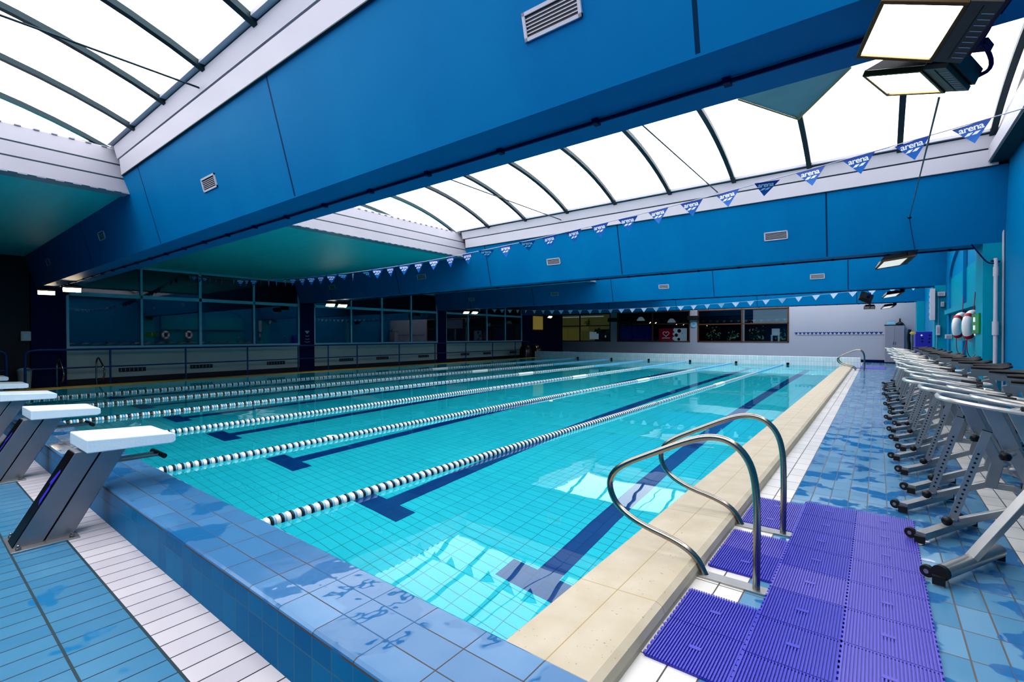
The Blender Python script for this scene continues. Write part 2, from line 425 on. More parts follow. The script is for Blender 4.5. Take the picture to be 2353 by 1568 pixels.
# ------------------------------------------------------------------ walls, columns, beams, roof
b = MB()
b.box((XR, YF, FZ), (XR+.2, YB, 4.9), M['wallblue'])
struct(b, 'wall_right', 'bright blue painted wall behind the row of aqua bikes', 'wall')
b = MB(); b.box((XL-5, YF-.2, FZ), (XR+.2, YF, 4.9), M['wallblue']); struct(b, 'wall_front', 'blue painted wall behind the starting side', 'wall')
b = MB()
b.box((XL-5, YB, FZ), (XR+.2, YB+.15, 1.03), M['backw']); b.box((XL-5, YB, 3.18), (XR+.2, YB+.15, 4.9), M['backw'])
for x0, x1 in ((XL-5, -21.3), (-15.97, -15.44), (-10.1, -9.6), (-4.24, XR+.2)): b.box((x0, YB, 1.03), (x1, YB+.15, 3.18), M['backw'])
struct(b, 'wall_back', 'pale grey lavender wall with three brown framed windows', 'wall')
b = MB(); b.box((-4, YB-.02, FZ), (XR, YB, .1), M['navy']); struct(b, 'baseboard_back', 'dark blue skirting along the foot of the grey wall', 'skirting')
# left wall: piers and low panels
b = MB()
b.box((XL-.25, YF, FZ), (XL, 2.5, 4.9), M['dark'])
for k, yb in enumerate(BEAMS[1:]):
    y0 = yb - .12 if k == 0 else yb
    b.box((XL-.25, y0, FZ), (XL+.06, yb+.66, 4.9), M['navy'])
b.box((XL-.25, 28.1, FZ), (XL, YB, 4.9), M['navy'])
for k in range(3):
    y0, y1 = BEAMS[1+k]+.66, BEAMS[2+k]
    b.box((XL-.2, y0, FZ), (XL-.02, y1, 1.06), M['panel']); b.box((XL-.02, y0, FZ), (XL+.01, y1, .12), M['dark'])
    b.box((XL-.25, y0, 3.88), (XL, y1, 4.9), M['dark'])
struct(b, 'wall_left', 'dark blue wall of piers and grey panels below long windows', 'wall')
# windows of the left wall
for k in range(3):
    y0, y1 = BEAMS[1+k]+.66, BEAMS[2+k]
    ys = [y0+.03, y0+1.94, y0+3.74, y0+5.68, y1-.03]
    fr = MB()
    for i, y in enumerate(ys):
        wd = .045 if i in (0, 2, 4) else .035
        fr.box((XL-.06, y-wd, 1.06), (XL+.03, y+wd, 3.88), M['frame'])
    fr.box((XL-.06, y0, 1.06), (XL+.05, y1, 1.17), M['frame']); fr.box((XL-.06, y0, 3.8), (XL+.03, y1, 3.88), M['frame'])
    fr.box((XL-.06, y0, 2.78), (XL+.03, y1, 2.9), M['frame'])
    w = struct(fr, f'window_{k+1}', ['long pale framed window nearest the starting blocks', 'long pale framed window in the middle of the dark wall', 'long pale framed window nearest the grey end wall'][k], 'window', bevel=.006)
    g = MB(); g.quad((XL-.03, y0, 1.1), (XL-.03, y1, 1.1), (XL-.03, y1, 3.85), (XL-.03, y0, 3.85), M['glass']); g.obj('glass', w)
# the dim rooms behind the left windows
b = MB()
b.box((XL-4.6, 2.5, FZ-.1), (XL-.25, 28, FZ), M['roomd']); b.box((XL-4.7, 2.5, FZ), (XL-4.6, 28, 4.9), M['roomd']); b.box((XL-4.6, 2.4, FZ), (XL-.25, 2.5, 4.9), M['roomd'])
b.box((XL-4.6, 28, FZ), (XL-.25, 28.1, 4.9), M['roomd']); b.box((XL-4.6, 2.5, 3.95), (XL-.25, 28, 4.0), M['roomd'])
b.box((XL-4.6, 10.95, FZ), (XL-.25, 11.1, 3.95), M['roomd']); b.box((XL-4.6, 19.3, FZ), (XL-.25, 19.45, 3.95), M['roomd'])
struct(b, 'wall_1', 'dark room walls seen through the long side windows', 'wall')

# right wall columns
for yb in BEAMS[1:]:
    c = MB(); c.box((1.37, yb, FZ), (XR, yb+.72, 4.4), M['colteal'])
    struct(c, 'column', {2.65: 'teal wall pier level with the nearest roof beam', 10.92: 'teal wall pier beside the white downpipe', 19.2: 'teal wall pier behind the white wall unit', 27.45: 'teal wall pier nearest the grey end wall'}[yb], 'column')

def beam(yb, i):
    q = MB()
    prof = [(yb, ZB), (yb+.62, ZB), (yb+.92, ZT), (yb-.3, ZT)]
    q.prism(prof, 'X', XL, XR, M['beam'])
    o = tag(q.obj('roof_beam'), ['roof beam behind the starting side', 'huge blue roof beam crossing the picture nearest the starting blocks', 'blue roof beam behind the row of pennants', 'third blue roof beam counting from the starting blocks', 'blue roof beam just before the grey end wall'][i], 'beam', kind='structure')
    # white gutter on top, both sides
    q = MB()
    for s, y in ((-1, yb-.3), (1, yb+.92)):
        P = lambda d, z: (y + s*d, z)
        q.prism([P(0, ZT), P(.03, ZT), P(.055, ZT+.25), P(-.06, ZT+.25), P(-.06, ZT)], 'X', -9.9, 1.5, M['white'])
        q.prism([P(-.05, ZT+.25), P(.035, ZT+.25), P(.035, ZT+.275), P(-.05, ZT+.275)], 'X', -9.9, 1.5, M['groove'])
        q.prism([P(-.05, ZT+.275), P(.06, ZT+.275), P(.105, ZT+.475), P(-.05, ZT+.475)], 'X', -10.0, 1.5, M['white'])
        q.prism([P(-.05, ZT+.475), P(.1, ZT+.475), P(.1, ZT+.5), P(-.05, ZT+.5)], 'X', -10.05, 1.5, M['rib'])
        q.prism([P(-.05, ZT+.5), P(.165, ZT+.5), P(.165, ZT+.56), P(-.05, ZT+.56)], 'X', -10.1, 1.5, M['white'])
        q.prism([P(0.001, ZT-.012), P(.03, ZT-.012), P(.03, ZT), P(0.001, ZT)], 'X', -9.9, 1.5, M['groove'])
    q.box((XL, yb-.25, ZT), (XR, yb+.87, ZT+.5), M['dark'])
    tag(q.obj('roof_gutter'), ['white roof gutter behind the starting side', 'white stepped gutter on top of the nearest blue beam', 'white stepped gutter above the row of pennants', 'white gutter on the third blue beam', 'white gutter on the beam before the end wall'][i], 'gutter', kind='structure')
    # conduit under the beam
    q = MB(); yy = yb+.33
    if i > 0:
        q.tube([(XL+.2, yy, ZB-.018), (1.3, yy, ZB-.018)], .013, M['navy'], 6)
        x = 1.0
        while x > XL+.5:
            q.box((x-.02, yy-.03, ZB-.036), (x+.02, yy+.03, ZB-.001), M['navy']); x -= .85
        tag(q.obj('conduit'), ['', 'dark conduit clipped under the nearest blue roof beam', 'dark conduit clipped under the second blue roof beam', 'dark conduit clipped under the third blue roof beam', 'dark conduit clipped under the last blue roof beam'][i], 'conduit')
for i, yb in enumerate(BEAMS): beam(yb, i)

RIBX = [.29 - 1.315*k for k in range(8)]; RIBX = [1.42] + RIBX + [-10.25, -11.6]
def arch(t): return ZT + .52 + .62*(1 - abs(t)**2.4)
bays = [(BEAMS[i]+1.02, BEAMS[i+1]-.4) for i in range(4)] + [(BEAMS[4]+1.02, YB+.6)]
BN = ['over the starting side', 'between the two nearest beams', 'beyond the pennants', 'fourth from the starting side', 'before the end wall']
for i, (y0, y1) in enumerate(bays):
    yc, hh = (y0+y1)/2, (y1-y0)/2
    pts = [(yc + hh*(-1+2*k/20), arch(-1+2*k/20)) for k in range(21)]
    q = MB()
    for k in range(20):
        (ya, za), (yb_, zb) = pts[k], pts[k+1]
        q.add([(-13.5, ya, za), (1.55, ya, za), (1.55, yb_, zb), (-13.5, yb_, zb)], [(0, 1, 2, 3)], M['vault'], True); q.add([(-13.5, ya, ZT+.4), (-13.5, yb_, ZT+.4), (-13.5, yb_, zb), (-13.5, ya, za)], [(0, 1, 2, 3)], M['vault'])
    tag(q.obj('skylight'), 'white translucent barrel skylight ' + BN[i], 'skylight', kind='structure')
    q = MB()
    for x in RIBX:
        w_ = .04
        up_ = [(y, z-.005) for y, z in pts]; dn = [(y, z-.075) for y, z in pts]
        for k in range(20):
            a, c, d, e = up_[k], up_[k+1], dn[k+1], dn[k]
            q.add([(x-w_, *e), (x+w_, *e), (x+w_, *d), (x-w_, *d), (x-w_, *a), (x+w_, *a), (x+w_, *c), (x-w_, *c)],
                  [(0, 1, 2, 3), (0, 4, 5, 1), (3, 2, 6, 7), (0, 3, 7, 4), (1, 5, 6, 2)], M['rib'])
    tag(q.obj('skylight_frame'), 'dark curved ribs of the skylight ' + BN[i], 'skylight frame', kind='structure')
    # solid ceiling on the left, fascias left and right
    q = MB()
    q.box((XL, y0-.5, 3.88), (-9.95, y1+.5, 3.95), M['teal'])
    tag(q.obj('ceiling'), 'flat teal ceiling between beams, ' + BN[i], 'ceiling', kind='structure')
    q = MB(); ya, yb_ = y0-.28, y1+.28
    q.prism([(-10.2, 3.845), (-9.88, 3.845), (-9.945, 4.07), (-10.2, 4.07)], 'Y', ya, yb_, M['fascia']); q.box((-10.2, ya, 4.07), (-9.95, yb_, 4.095), M['groove'])
    q.prism([(-10.2, 4.095), (-9.95, 4.095), (-10.02, 4.31), (-10.2, 4.31)], 'Y', ya, yb_, M['fascia']); q.box((-10.2, ya, 4.31), (-10.025, yb_, 4.335), M['groove'])
    q.prism([(-10.3, 4.335), (-10.025, 4.335), (-10.14, 4.6), (-10.3, 4.68)], 'Y', ya, yb_, M['fascia'])
    y = ya
    while y < yb_:
        q.box((-9.885, y, 3.83), (-9.872, y+.1, 3.85), M['fascia']); q.box((-10.14, y, 4.6), (-10.12, y+.07, 4.615), M['fascia']); y += .2
    q.box((-10.3, ya, 3.95), (-10.2, yb_, 4.62), M['dark'])
    tag(q.obj('skylight_fascia'), 'stepped white fascia at the left end of the skylight ' + BN[i], 'fascia', kind='structure')
    q = MB()
    q.box((1.38, ya, 4.2), (1.6, yb_, 4.42), M['white']); q.box((1.41, ya, 4.42), (1.6, yb_, 4.44), M['groove'])
    q.prism([(1.43, 4.44), (1.6, 4.44), (1.6, 4.8), (1.5, 4.8)], 'Y', ya, yb_, M['white']); q.box((1.4, ya, 4.17), (1.6, yb_, 4.2), M['groove'])  # dark strip below the fascia stands in for its shadow
    q.box((1.55, ya, 4.8), (1.7, yb_, 5.4), M['dark'])
    tag(q.obj('skylight_fascia'), 'white fascia at the right end of the skylight ' + BN[i], 'fascia', kind='structure')

# tie rods
for i, (y0, y1) in enumerate(bays[:3]):
    for n_, x in enumerate((-2.67, -6.5)):
        q = MB(); q.tube([(x, y0-.12, 4.46), (x, y1+.12, 4.46)], .011, M['rib'], 6)
        tag(q.obj('tie_rod'), f"thin dark tie rod {'nearer the right wall' if n_ == 0 else 'nearer the teal ceiling'} under the skylight {BN[i]}", 'tie rod')
# hatch hanging from the skylight
q = MB(); ax, ay, az = -1.03, 8.95, 4.98
cs = [(-1.75, 8.1, 5.17), (-.3, 8.1, 5.17), (-.3, 6.2, 5.25), (-1.75, 6.2, 5.25)]
q.add([(ax, ay, az-.02)] + cs, [(0, 1, 2), (0, 2, 3), (0, 3, 4), (0, 4, 1), (1, 4, 3, 2)], M['pyr'])
for c in cs[:2]: q.tube([(ax, ay, az-.035), (c[0], c[1], c[2]-.015)], .012, M['rust'], 5)
q.tube([(ax, ay, az-.035), (-.75, 8.1, 5.13)], .008, M['rust'], 5); q.tube([(ax, ay, az-.035), (-1.3, 8.1, 5.13)], .008, M['rust'], 5)
tag(q.obj('roof_hatch'), 'grey upside-down pyramid hatch hanging from the skylight rib', 'hatch')

# vents on the beams
def vent(x, yb, z, w, h, label):
    y = yb - (z-ZB)/(ZT-ZB)*.3 - .008
    t = empty('ceiling_vent', (x, y, z), label=label, cat='vent', group='vents on the roof beams'); t.rotation_euler = (math.atan2(.3, ZT-ZB), 0, 0)
    q = MB(); f = .022
    for lo, hi in (((-w/2, -.008, h/2-f), (w/2, .012, h/2)), ((-w/2, -.008, -h/2), (w/2, .012, -h/2+f)), ((-w/2, -.008, -h/2), (-w/2+f, .012, h/2)), ((w/2-f, -.008, -h/2), (w/2, .012, h/2))):
        q.box(lo, hi, M['white'])
    q.obj('frame', t)
    q = MB(); q.box((-w/2+f, .004, -h/2+f), (w/2-f, .01, h/2-f), M['black']); q.obj('backing', t)
    n_ = 5; q = MB()
    for k in range(n_):
        z0 = -h/2+f + (h-2*f)*(k+1)/(n_+1); q.box((-w/2+f, -.001, z0-.0035), (w/2-f, .003, z0+.0035), M['white'])
    q.obj('slats', t)
VN = ['right', 'middle', 'left', 'far left']
for i, yb in enumerate(BEAMS[1:4]):
    for j, x in enumerate((-1.62, -6.88, -12.1, -17.4)):
        vent(x, yb, 3.45, .42, .17, f"{['white framed', 'white framed', 'grey framed', 'shadowed'][j]} air vent, {ORD[j]} from the blue wall on the {['nearest', 'second', 'third'][i]} roof beam")

# ------------------------------------------------------------------ lane ropes
ROPEX = [-3.725 - 2.36*i for i in range(6)]
PITCH = .083
def float_mesh():
    q = MB(); mt = Matrix.Rotation(-PI/2, 4, 'X')
    q.lathe([(.012, 0), (.036, .004), (.046, .016), (.046, .028), (.036, .04), (.014, .043)], M['floatw'], mt, 14)
    q.lathe([(.03, .043), (.047, .045), (.047, .058), (.03, .06)], M['floatb'], mt, 14)
    q.lathe([(.03, .06), (.046, .062), (.046, .073), (.03, .075)], M['floatc'], mt, 14)
    o = q.obj('float_disc'); me = o.data; bpy.data.objects.remove(o); return me
def marker_mesh():
    q = MB(); mt = Matrix.Rotation(-PI/2, 4, 'X')
    q.lathe([(.02, 0), (.05, .01), (.05, .95), (.02, .96)], M['floatw'], mt, 14)
    o = q.obj('marker_float'); me = o.data; bpy.data.objects.remove(o); return me
FM, MM = float_mesh(), marker_mesh()
RL = ['nearest the beige coping', 'second from the beige coping', 'third from the beige coping', 'fourth from the beige coping', 'fifth from the beige coping', 'farthest from the beige coping, nearest the railing']
for i, x in enumerate(ROPEX):
    t = empty('lane_rope', (x, PY0, .012), label='lane rope of white and dark discs, ' + RL[i], cat='lane rope', group='lane ropes across the pool')
    q = MB(); q.tube([(0, .0, 0), (0, PY1-PY0, 0)], .006, M['steel'], 6); q.obj('cable', t)
    ys = []; y = .06
    while y < PY1-PY0-.1:
        if not (12.93 < y < 13.93): ys.append(y)
        y += PITCH
    near = 100 if i < 3 else 0
    for y in ys[:near]:
        o = bpy.data.objects.new('float_disc', FM); COL.objects.link(o); o.parent = t; o.location = (0, y, 0)
    # the rest of the string as one part
    q = MB(); vs = [v.co for v in FM.vertices]; seg = 10
    for y in ys[near:]:
        mt = Matrix.Translation((0, y, 0)) @ Matrix.Rotation(-PI/2, 4, 'X')
        blue = y > 19
        q.lathe([(.014, 0), (.044, .01), (.044, .032), (.014, .043)], M['floatc'] if blue else M['floatw'], mt, 8)
        q.lathe([(.045, .045), (.045, .073)], M['floatc'] if blue or int(y/PITCH) % 2 else M['floatb'], mt, 8)
    o = q.obj('float_discs', t); o['kind'] = 'stuff'
    o = bpy.data.objects.new('marker_float', MM); COL.objects.link(o); o.parent = t; o.location = (0, 12.95, 0)
    # black hook on the parapet at the far end
    q = MB(); q.box((-.05, -.05, -.05), (.05, 0, .06), M['black']); q.tube([(0, -.03, .02), (.06, -.08, .05), (.06, -.08, -.02)], .018, M['black'], 6)
    h = q.obj('rope_hook'); h.location = (x+.22, PY1, .056)
    tag(h, 'small black hook on the white parapet, ' + ORD[i] + ' from the beige coping', 'hook', 'rope hooks on the parapet')

# ------------------------------------------------------------------ starting blocks
def starting_block(label):
    t = empty('starting_block', (0, 0, FZ), label=label, cat='starting block', group='starting blocks along the tiled wall')
    q = MB(); q.box((-.2, .48, 0), (.2, .84, .012), M['alu']); q.obj('base_plate', t, bevel=.003)
    for sx, sy in ((-.17, .52), (.17, .52), (-.17, .8), (.17, .8)):
        q = MB(); q.lathe([(.016, .012), (.016, .026), (.009, .028), (.009, .045), (.004, .048)], M['steel'], Matrix.Translation((sx, sy, 0)), 8); q.obj('bolt', t)
    # slanting folded column
    q = MB(); w2 = .1
    def sec(y0, y1, x0, x1, mat):
        a = [(x0, y0, .012), (x1, y0, .012), (x1, y1, .012), (x0, y1, .012)]
        dy0, top0 = .38, .625
        c = [(x, y+.36*(.93), z+.613-.02*(y-.5)) for x, y, z in a]
        q.add(a+c, [(0, 3, 2, 1), (4, 5, 6, 7), (0, 1, 5, 4), (1, 2, 6, 5), (2, 3, 7, 6), (3, 0, 4, 7)], mat)
    sec(.5, .655, -w2, w2, M['brushed']); sec(.655, .665, -w2+.012, w2-.012, M['black']); sec(.665, .82, -w2, w2, M['brushed'])
    q.obj('column', t, bevel=.008)
    def rf(x, f, o_=.004): return (x, .5+.335*f-o_, .012+.613*f+o_*.5)
    q = MB(); q.add([rf(-.098, .0), rf(.098, .0), rf(.098, .99), rf(-.098, .99)], [(0, 1, 2, 3)], M['black']); q.obj('dark_rear_face', t)  # thin dark sheet over the rear face of the column
    q = MB(); q.add([rf(.03, .46, .007), rf(.085, .42, .007), rf(.085, .6, .007), rf(.04, .66, .007)], [(0, 1, 2, 3)], M['purple'])
    q.add([rf(-.01, .64, .007), rf(.07, .63, .007), rf(.085, .78, .007), rf(.05, .8, .007)], [(0, 1, 2, 3)], M['purple']); q.obj('sticker', t)
    q = MB(); q.prism([(.87, .635), (.87, .735), (1.41, .703), (1.435, .69), (1.435, .635), (1.41, .62)], 'X', -.28, .28, M['blockw']); q.obj('platform', t, bevel=.008)
    q = MB()
    for s in (-.06, .06): q.tube([(s, 1.02, .5), (s, 1.39, .497)], .011, M['steel'], 8)
    q.obj('grip_arm', t)
    q = MB(); q.tube([(-.15, 1.39, .497), (.15, 1.39, .497)], .021, M['rubber'], 10); q.obj('grip_bar', t)
    return t
BL = ['white topped steel starting block nearest the camera, whole leg in view', 'white topped steel starting block second from the near end', 'white topped steel starting block third, its leg cut by the frame edge', 'white starting block platform fourth from the near end', 'small white starting block platform farthest along the tiled wall']
blk = starting_block(BL[0]); blk.location = (-4.93, 0, FZ)
for i in range(1, 5): dup(blk, (-4.93-2.36*i, 0, FZ), 0, BL[i])

# ------------------------------------------------------------------ grab rails by the mats
RP = [(-.56, 0), (-.555, .35), (-.56, .62), (-.6, .77), (-.69, .86), (-.8, .88), (-.93, .845), (-1.19, .717), (-1.4, .61), (-1.49, .52), (-1.5, .42), (-1.44, .31), (-1.28, .225), (-1.02, .17), (-.9, .105), (-.852, .01), (-.845, -.0)]
def grab_rail(label, group='stainless rails by the mats', mat='steel'):
    t = empty('grab_rail', label=label, cat='grab rail', group=group)
    pts = [Vector((x, 0, z)) for x, z in RP]; pts[0].z = 0.0; pts[-1].z = 0.0
    P = smoothpath(pts, 2); q = MB(); q.tube(P, .021, M[mat], 14, up=(0, 1, 0)); q.obj('tube', t)
    q = MB(); a = []
    for k in range(9): a.append((-.87 - .035*math.sin(PI*k/8), .045*math.cos(PI*k/8)))
    for k in range(9): a.append((-.52 + .035*math.sin(PI*k/8), -.045*math.cos(PI*k/8)))
    q.prism(a, 'Z', 0, .012, M['alu']); q.obj('base_plate', t, bevel=.002)
    return t
r1 = grab_rail('nearer curved stainless grab rail standing between the purple mats'); r1.location = (0, 3.08, FZ)
dup(r1, (0, 4.08, FZ), 0, 'farther curved stainless grab rail standing between the purple mats')
def left_ladder(y, label):
    r = dup(r1, (PX0-1.05-1.15, y, FZ), 0, label, 'ladder rails on the railing side'); r.scale = (-1, 1, 1)
    r.location = (-19.85, y, FZ); return r
left_ladder(2.95, 'bronze toned ladder rail by the ochre coping, nearer the blocks'); left_ladder(3.85, 'bronze toned ladder rail by the ochre coping, farther from the blocks')
dup(r1, (.12, 25.0, FZ), 0, 'small curved rail at the far corner of the pool, nearer one', 'rails at the far pool corner')
dup(r1, (.12, 25.9, FZ), 0, 'small curved rail at the far corner of the pool, farther one', 'rails at the far pool corner')

# ------------------------------------------------------------------ mats
def mat_mesh(w, h, m_):
    q = MB(); q.box((-w/2+.004, -h/2+.004, 0), (w/2-.004, h/2-.004, .006), m_)
    n_ = 27
    for k in range(n_):
        x = -w/2 + w*(k+.5)/n_; q.box((x-.0036, -h/2+.002, .006), (x+.0036, h/2-.002, .016), m_)
    for s in (-1, 1):
        for k in range(8):
            y = -h/2 + h*(k+.5)/8; q.box((s*w/2-.006, y-.011, .002), (s*w/2+.004, y+.011, .014), m_)
    q.box((-.03, -.012, .0155), (.03, .012, .0172), m_)
    o = q.obj('m'); me = o.data; bpy.data.objects.remove(o); return me
MW, MH = .364, .362
MA, MBm = mat_mesh(MW, MH, M['matA']), mat_mesh(MW, MH, M['matB'])
def put_mat(x, y, me, label, loc_z=FZ):
    o = bpy.data.objects.new('mat_tile', me); COL.objects.link(o); o.location = (x, y, loc_z)
    tag(o, label, 'mat', 'purple ribbed mat tiles by the pool')
cols = [(-.682, [2.31, 2.672, 3.395, 3.757, 4.31, 4.672, ], 'beside the coping'), (-.316, [1.9+.364*k-.015 for k in range(9)], 'middle'), (.05, [1.9+.364*k-.015 for k in range(9)], 'beside the aqua bikes')]
for ci, (x, ys, nm) in enumerate(cols):
    for k, y in enumerate(ys):
        me = MA if (ci == 0 and k < 3) or (ci == 1 and y < 3.1) or (ci == 1 and y > 3.6) or (ci == 2 and y < 2.4) else MBm
        put_mat(x, y, me, f'purple ribbed plastic mat tile, column {nm}, {ORD[k]} from the near end')
o = bpy.data.objects.new('mat_tile', MBm); COL.objects.link(o); o.location = (-.25, 27.6, FZ); o.scale = (3, 6, 1)
tag(o, 'small purple mat by the far corner rail', 'mat')
o = bpy.data.objects.new('mat_tile', MA); COL.objects.link(o); o.location = (-18.86, 3.3, FZ+.001); o.scale = (.7, 6, 1)
tag(o, 'dark purple mat by the ochre coping near the ladder rails', 'mat')

# ------------------------------------------------------------------ aqua bikes
def aqua_bike(label, first=False):
    t = empty('aqua_bike', label=label, cat='aqua bike', group='aqua bikes in a row')
    A = M['alu']; rot = Matrix.Rotation(math.radians(-22), 4, 'Z')
    def foot(u, name):
        q = MB()
        if first and u == 0:
            P = [rot @ Vector((0, v, .075)) for v in (-.33, .36)]; q.tube(P, .043, A, 14)
            q2 = [rot @ Vector((0, v, .075)) for v in (-.36, -.33)]; q.tube(q2, .045, M['rubber'], 14)
        else:
            P = [rot @ Vector((0, v, .06)) for v in (-.36, .36)]; q.tube([p + Vector((u, 0, 0)) for p in P], .05, A, sq=True, w=.06)
        o = q.obj(name, t)
        for v in (-.37, .37):
            q = MB(); c = rot @ Vector((0, v, 0)) + Vector((u, 0, 0))
            q.cbox((c.x, c.y, .035), (.06, .03, .05), M['rubber'])
            q.obj('rubber_foot', t)
        for v, du in ((-.34, -.07), (.34, -.07)):
            q = MB(); c = rot @ Vector((du, v, 0)) + Vector((u, 0, 0))
            mt = Matrix.Translation((c.x, c.y, .055)) @ rot @ Matrix.Rotation(PI/2, 4, 'X')
            q.lathe([(.01, -.014), (.034, -.014), (.038, -.008), (.038, .008), (.034, .014), (.01, .014)], M['rubber'], mt, 14)
            q.lathe([(.014, -.017), (.014, .017)], A, mt, 8); q.tube([(c.x, c.y, .055), tuple(Vector((u, 0, .06)) + rot @ Vector((0, v*.93, 0)))], .01, M['black'], 6)
            q.obj('wheel', t)
    foot(0, 'front_foot'); foot(.98, 'rear_foot')
    q = MB()
    q.tube([(.36, .03, .27), (.52, .03, .27), (.96, 0, .09)] if first else [(.02, 0, .1), (.36, .03, .27), (.52, .03, .27), (.96, 0, .09)], .05, A, sq=True, w=.05); q.obj('base_beam', t, bevel=.004)
    q = MB(); q.tube([(.39, .03, .26), (.43, .03, .46), (.21, 0, 1.0)], .075, A, sq=True, w=.055, up=(1, 0, 0)); q.obj('mast', t, bevel=.004)
    q = MB(); q.tube([(.33, .012, .7), (.195, -.002, 1.06)], .092, A, sq=True, w=.07, up=(1, 0, 0)); q.obj('mast_sleeve', t, bevel=.004)
    q = MB(); q.tube([(.3, -.1, .66), (.37, .05, .68)], .011, M['bright'], 8); q.lathe([(.008, -.03), (.026, -.022), (.034, 0), (.026, .022), (.008, .03)], M['black'], Matrix.Translation((.295, -.11, .66)), 12); q.obj('mast_knob', t)
    q = MB(); q.tube([(.9, 0, .1), (.86, 0, .3), (.64, 0, .98)], .075, A, sq=True, w=.055, up=(1, 0, 0)); q.obj('seat_post', t, bevel=.004)
    q = MB(); q.tube([(.76, 0, .6), (.63, 0, 1.0)], .09, A, sq=True, w=.07, up=(1, 0, 0)); q.obj('seat_post_sleeve', t, bevel=.004)
    q = MB(); q.tube([(.72, -.1, .56), (.8, .05, .58)], .011, M['bright'], 8); q.lathe([(.008, -.03), (.026, -.022), (.034, 0), (.026, .022), (.008, .03)], M['black'], Matrix.Translation((.715, -.11, .56)), 12); q.obj('seat_knob', t)
    # perforated adjuster bar
    if not first:
        q = MB(); a, c = Vector((.02, -.02, .1)), Vector((.21, .05, .8))
        q.tube([a, c], .05, A, sq=True, w=.045, up=(1, 0, 0)); q.tube([c, c + (c-a).normalized()*.006], .054, M['black'], sq=True, w=.042, up=(1, 0, 0))
        d = (c-a).normalized(); nrm = d.cross(Vector((1, 0, 0))).normalized()
        if nrm.y > 0: nrm = -nrm
        side = d.cross(nrm).normalized()
        for k in range(14):
            p = a + d*(.1 + k*.035) + nrm*.024
            q.add([p + side*(.008*math.cos(2*PI*j/8)) + d*(.008*math.sin(2*PI*j/8)) for j in range(8)], [tuple(range(8))], M['black'])
        q.obj('adjuster_bar', t)
        q = MB(); q.lathe([(.01, -.03), (.03, -.02), (.034, 0), (.03, .02), (.01, .03)], M['black'], Matrix.Translation((.0, -.08, .13)) @ Matrix.Rotation(PI/2, 4, 'X'), 12)
        q.tube([(.0, -.08, .13), (.09, .02, .13)], .012, A, 8); q.obj('adjuster_knob', t)
    # handlebar of long flat loops
    q = MB(); z = 1.06
    loop = [(.34, -.19, z-.02), (.1, -.22, z+.01), (-.1, -.2, z+.04), (-.16, -.1, z+.05), (-.16, .1, z+.05), (-.1, .2, z+.04), (.1, .22, z+.01), (.34, .19, z-.02), (.4, .08, z-.02), (.4, -.08, z-.02)]
    q.tube(smoothpath(loop, 2, True), .014, M['bright'], 8, closed=True)
    l2 = [(.3, -.1, z+.01), (.05, -.11, z+.05), (-.02, 0, z+.06), (.05, .11, z+.05), (.3, .1, z+.01)]
    q.tube(smoothpath(l2, 2), .012, M['bright'], 8); q.cbox((.27, 0, z-.01), (.12, .2, .02), M['bright']); q.obj('handlebar', t)
    q = MB(); q.cbox((.27, 0, z+.012), (.1, .1, .018), M['black']); q.obj('clamp', t)
    for s_ in (-1, 1):
        q = MB(); q.tube([(.2, .2*s_, z+.015), (.34, .19*s_, z+.0)], .02, M['rubber'], 8); q.obj('grip', t)
    # saddle
    q = MB()
    ring = []
    sec_ = [(-.16, .025, .03), (-.1, .03, .04), (0, .05, .045), (.08, .1, .05), (.14, .11, .045), (.17, .07, .03)]
    vs = []; fs = []
    for x, hw, hh in sec_:
        for k in range(10):
            an = 2*PI*k/10; vs.append((.66+x, hw*math.cos(an), 1.13+.5*hh*math.sin(an)+(.02 if x > .1 else 0)))
    for i in range(5):
        for k in range(10): fs.append((i*10+k, i*10+(k+1) % 10, (i+1)*10+(k+1) % 10, (i+1)*10+k))
    fs += [tuple(range(9, -1, -1)), tuple(range(50, 60))]
    q.add(vs, fs, M['rubber'], True); q.obj('saddle', t)
    q = MB(); q.cbox((.64, 0, 1.06), (.16, .04, .05), A); q.tube([(.5, 0, 1.07), (.82, 0, 1.07)], .05, A, sq=True, w=.03); q.obj('saddle_rail', t)
    # crank and pedals
    q = MB(); mt = Matrix.Translation((.52, 0, .42)) @ Matrix.Rotation(PI/2, 4, 'X')
    q.lathe([(.02, -.06), (.035, -.05), (.035, .05), (.02, .06)], A, mt, 12); q.tube([(.52, -.07, .42), (.6, -.08, .33)], .02, A, sq=True, w=.012); q.tube([(.52, .07, .42), (.44, .08, .51)], .02, A, sq=True, w=.012); q.obj('crank', t)
    for s, p in ((-1, (.6, -.13, .33)), (1, (.44, .13, .51))):
        q = MB(); q.cbox(p, (.1, .09, .025), M['black']); q.obj('pedal', t)
    if first:
        q = MB(); q.tube([(.0, 0, .09), (.46, .26, .85)], .035, A, sq=True, w=.075, up=(0, 0, 1)); q.obj('front_stay', t, bevel=.004)
    return t
HEAD = math.radians(-6)
BK = 'silver aqua bike with black saddle, {} from the near end of the row'
b1 = aqua_bike('silver aqua bike nearest the camera, round front foot and broad front stay', True); b1.location = (.47, 4.12, FZ); b1.rotation_euler = (0, 0, HEAD)
b2 = aqua_bike(BK.format('second')); b2.location = (.42, 4.80, FZ); b2.rotation_euler = (0, 0, HEAD)
for k in range(2, 22):
    dup(b2, (.40 + .05*math.sin(k*2.3), 4.12 + .69*k + .03*math.sin(k*1.7), FZ), HEAD + .06*math.sin(k*3.1), BK.format(ORD[k]))

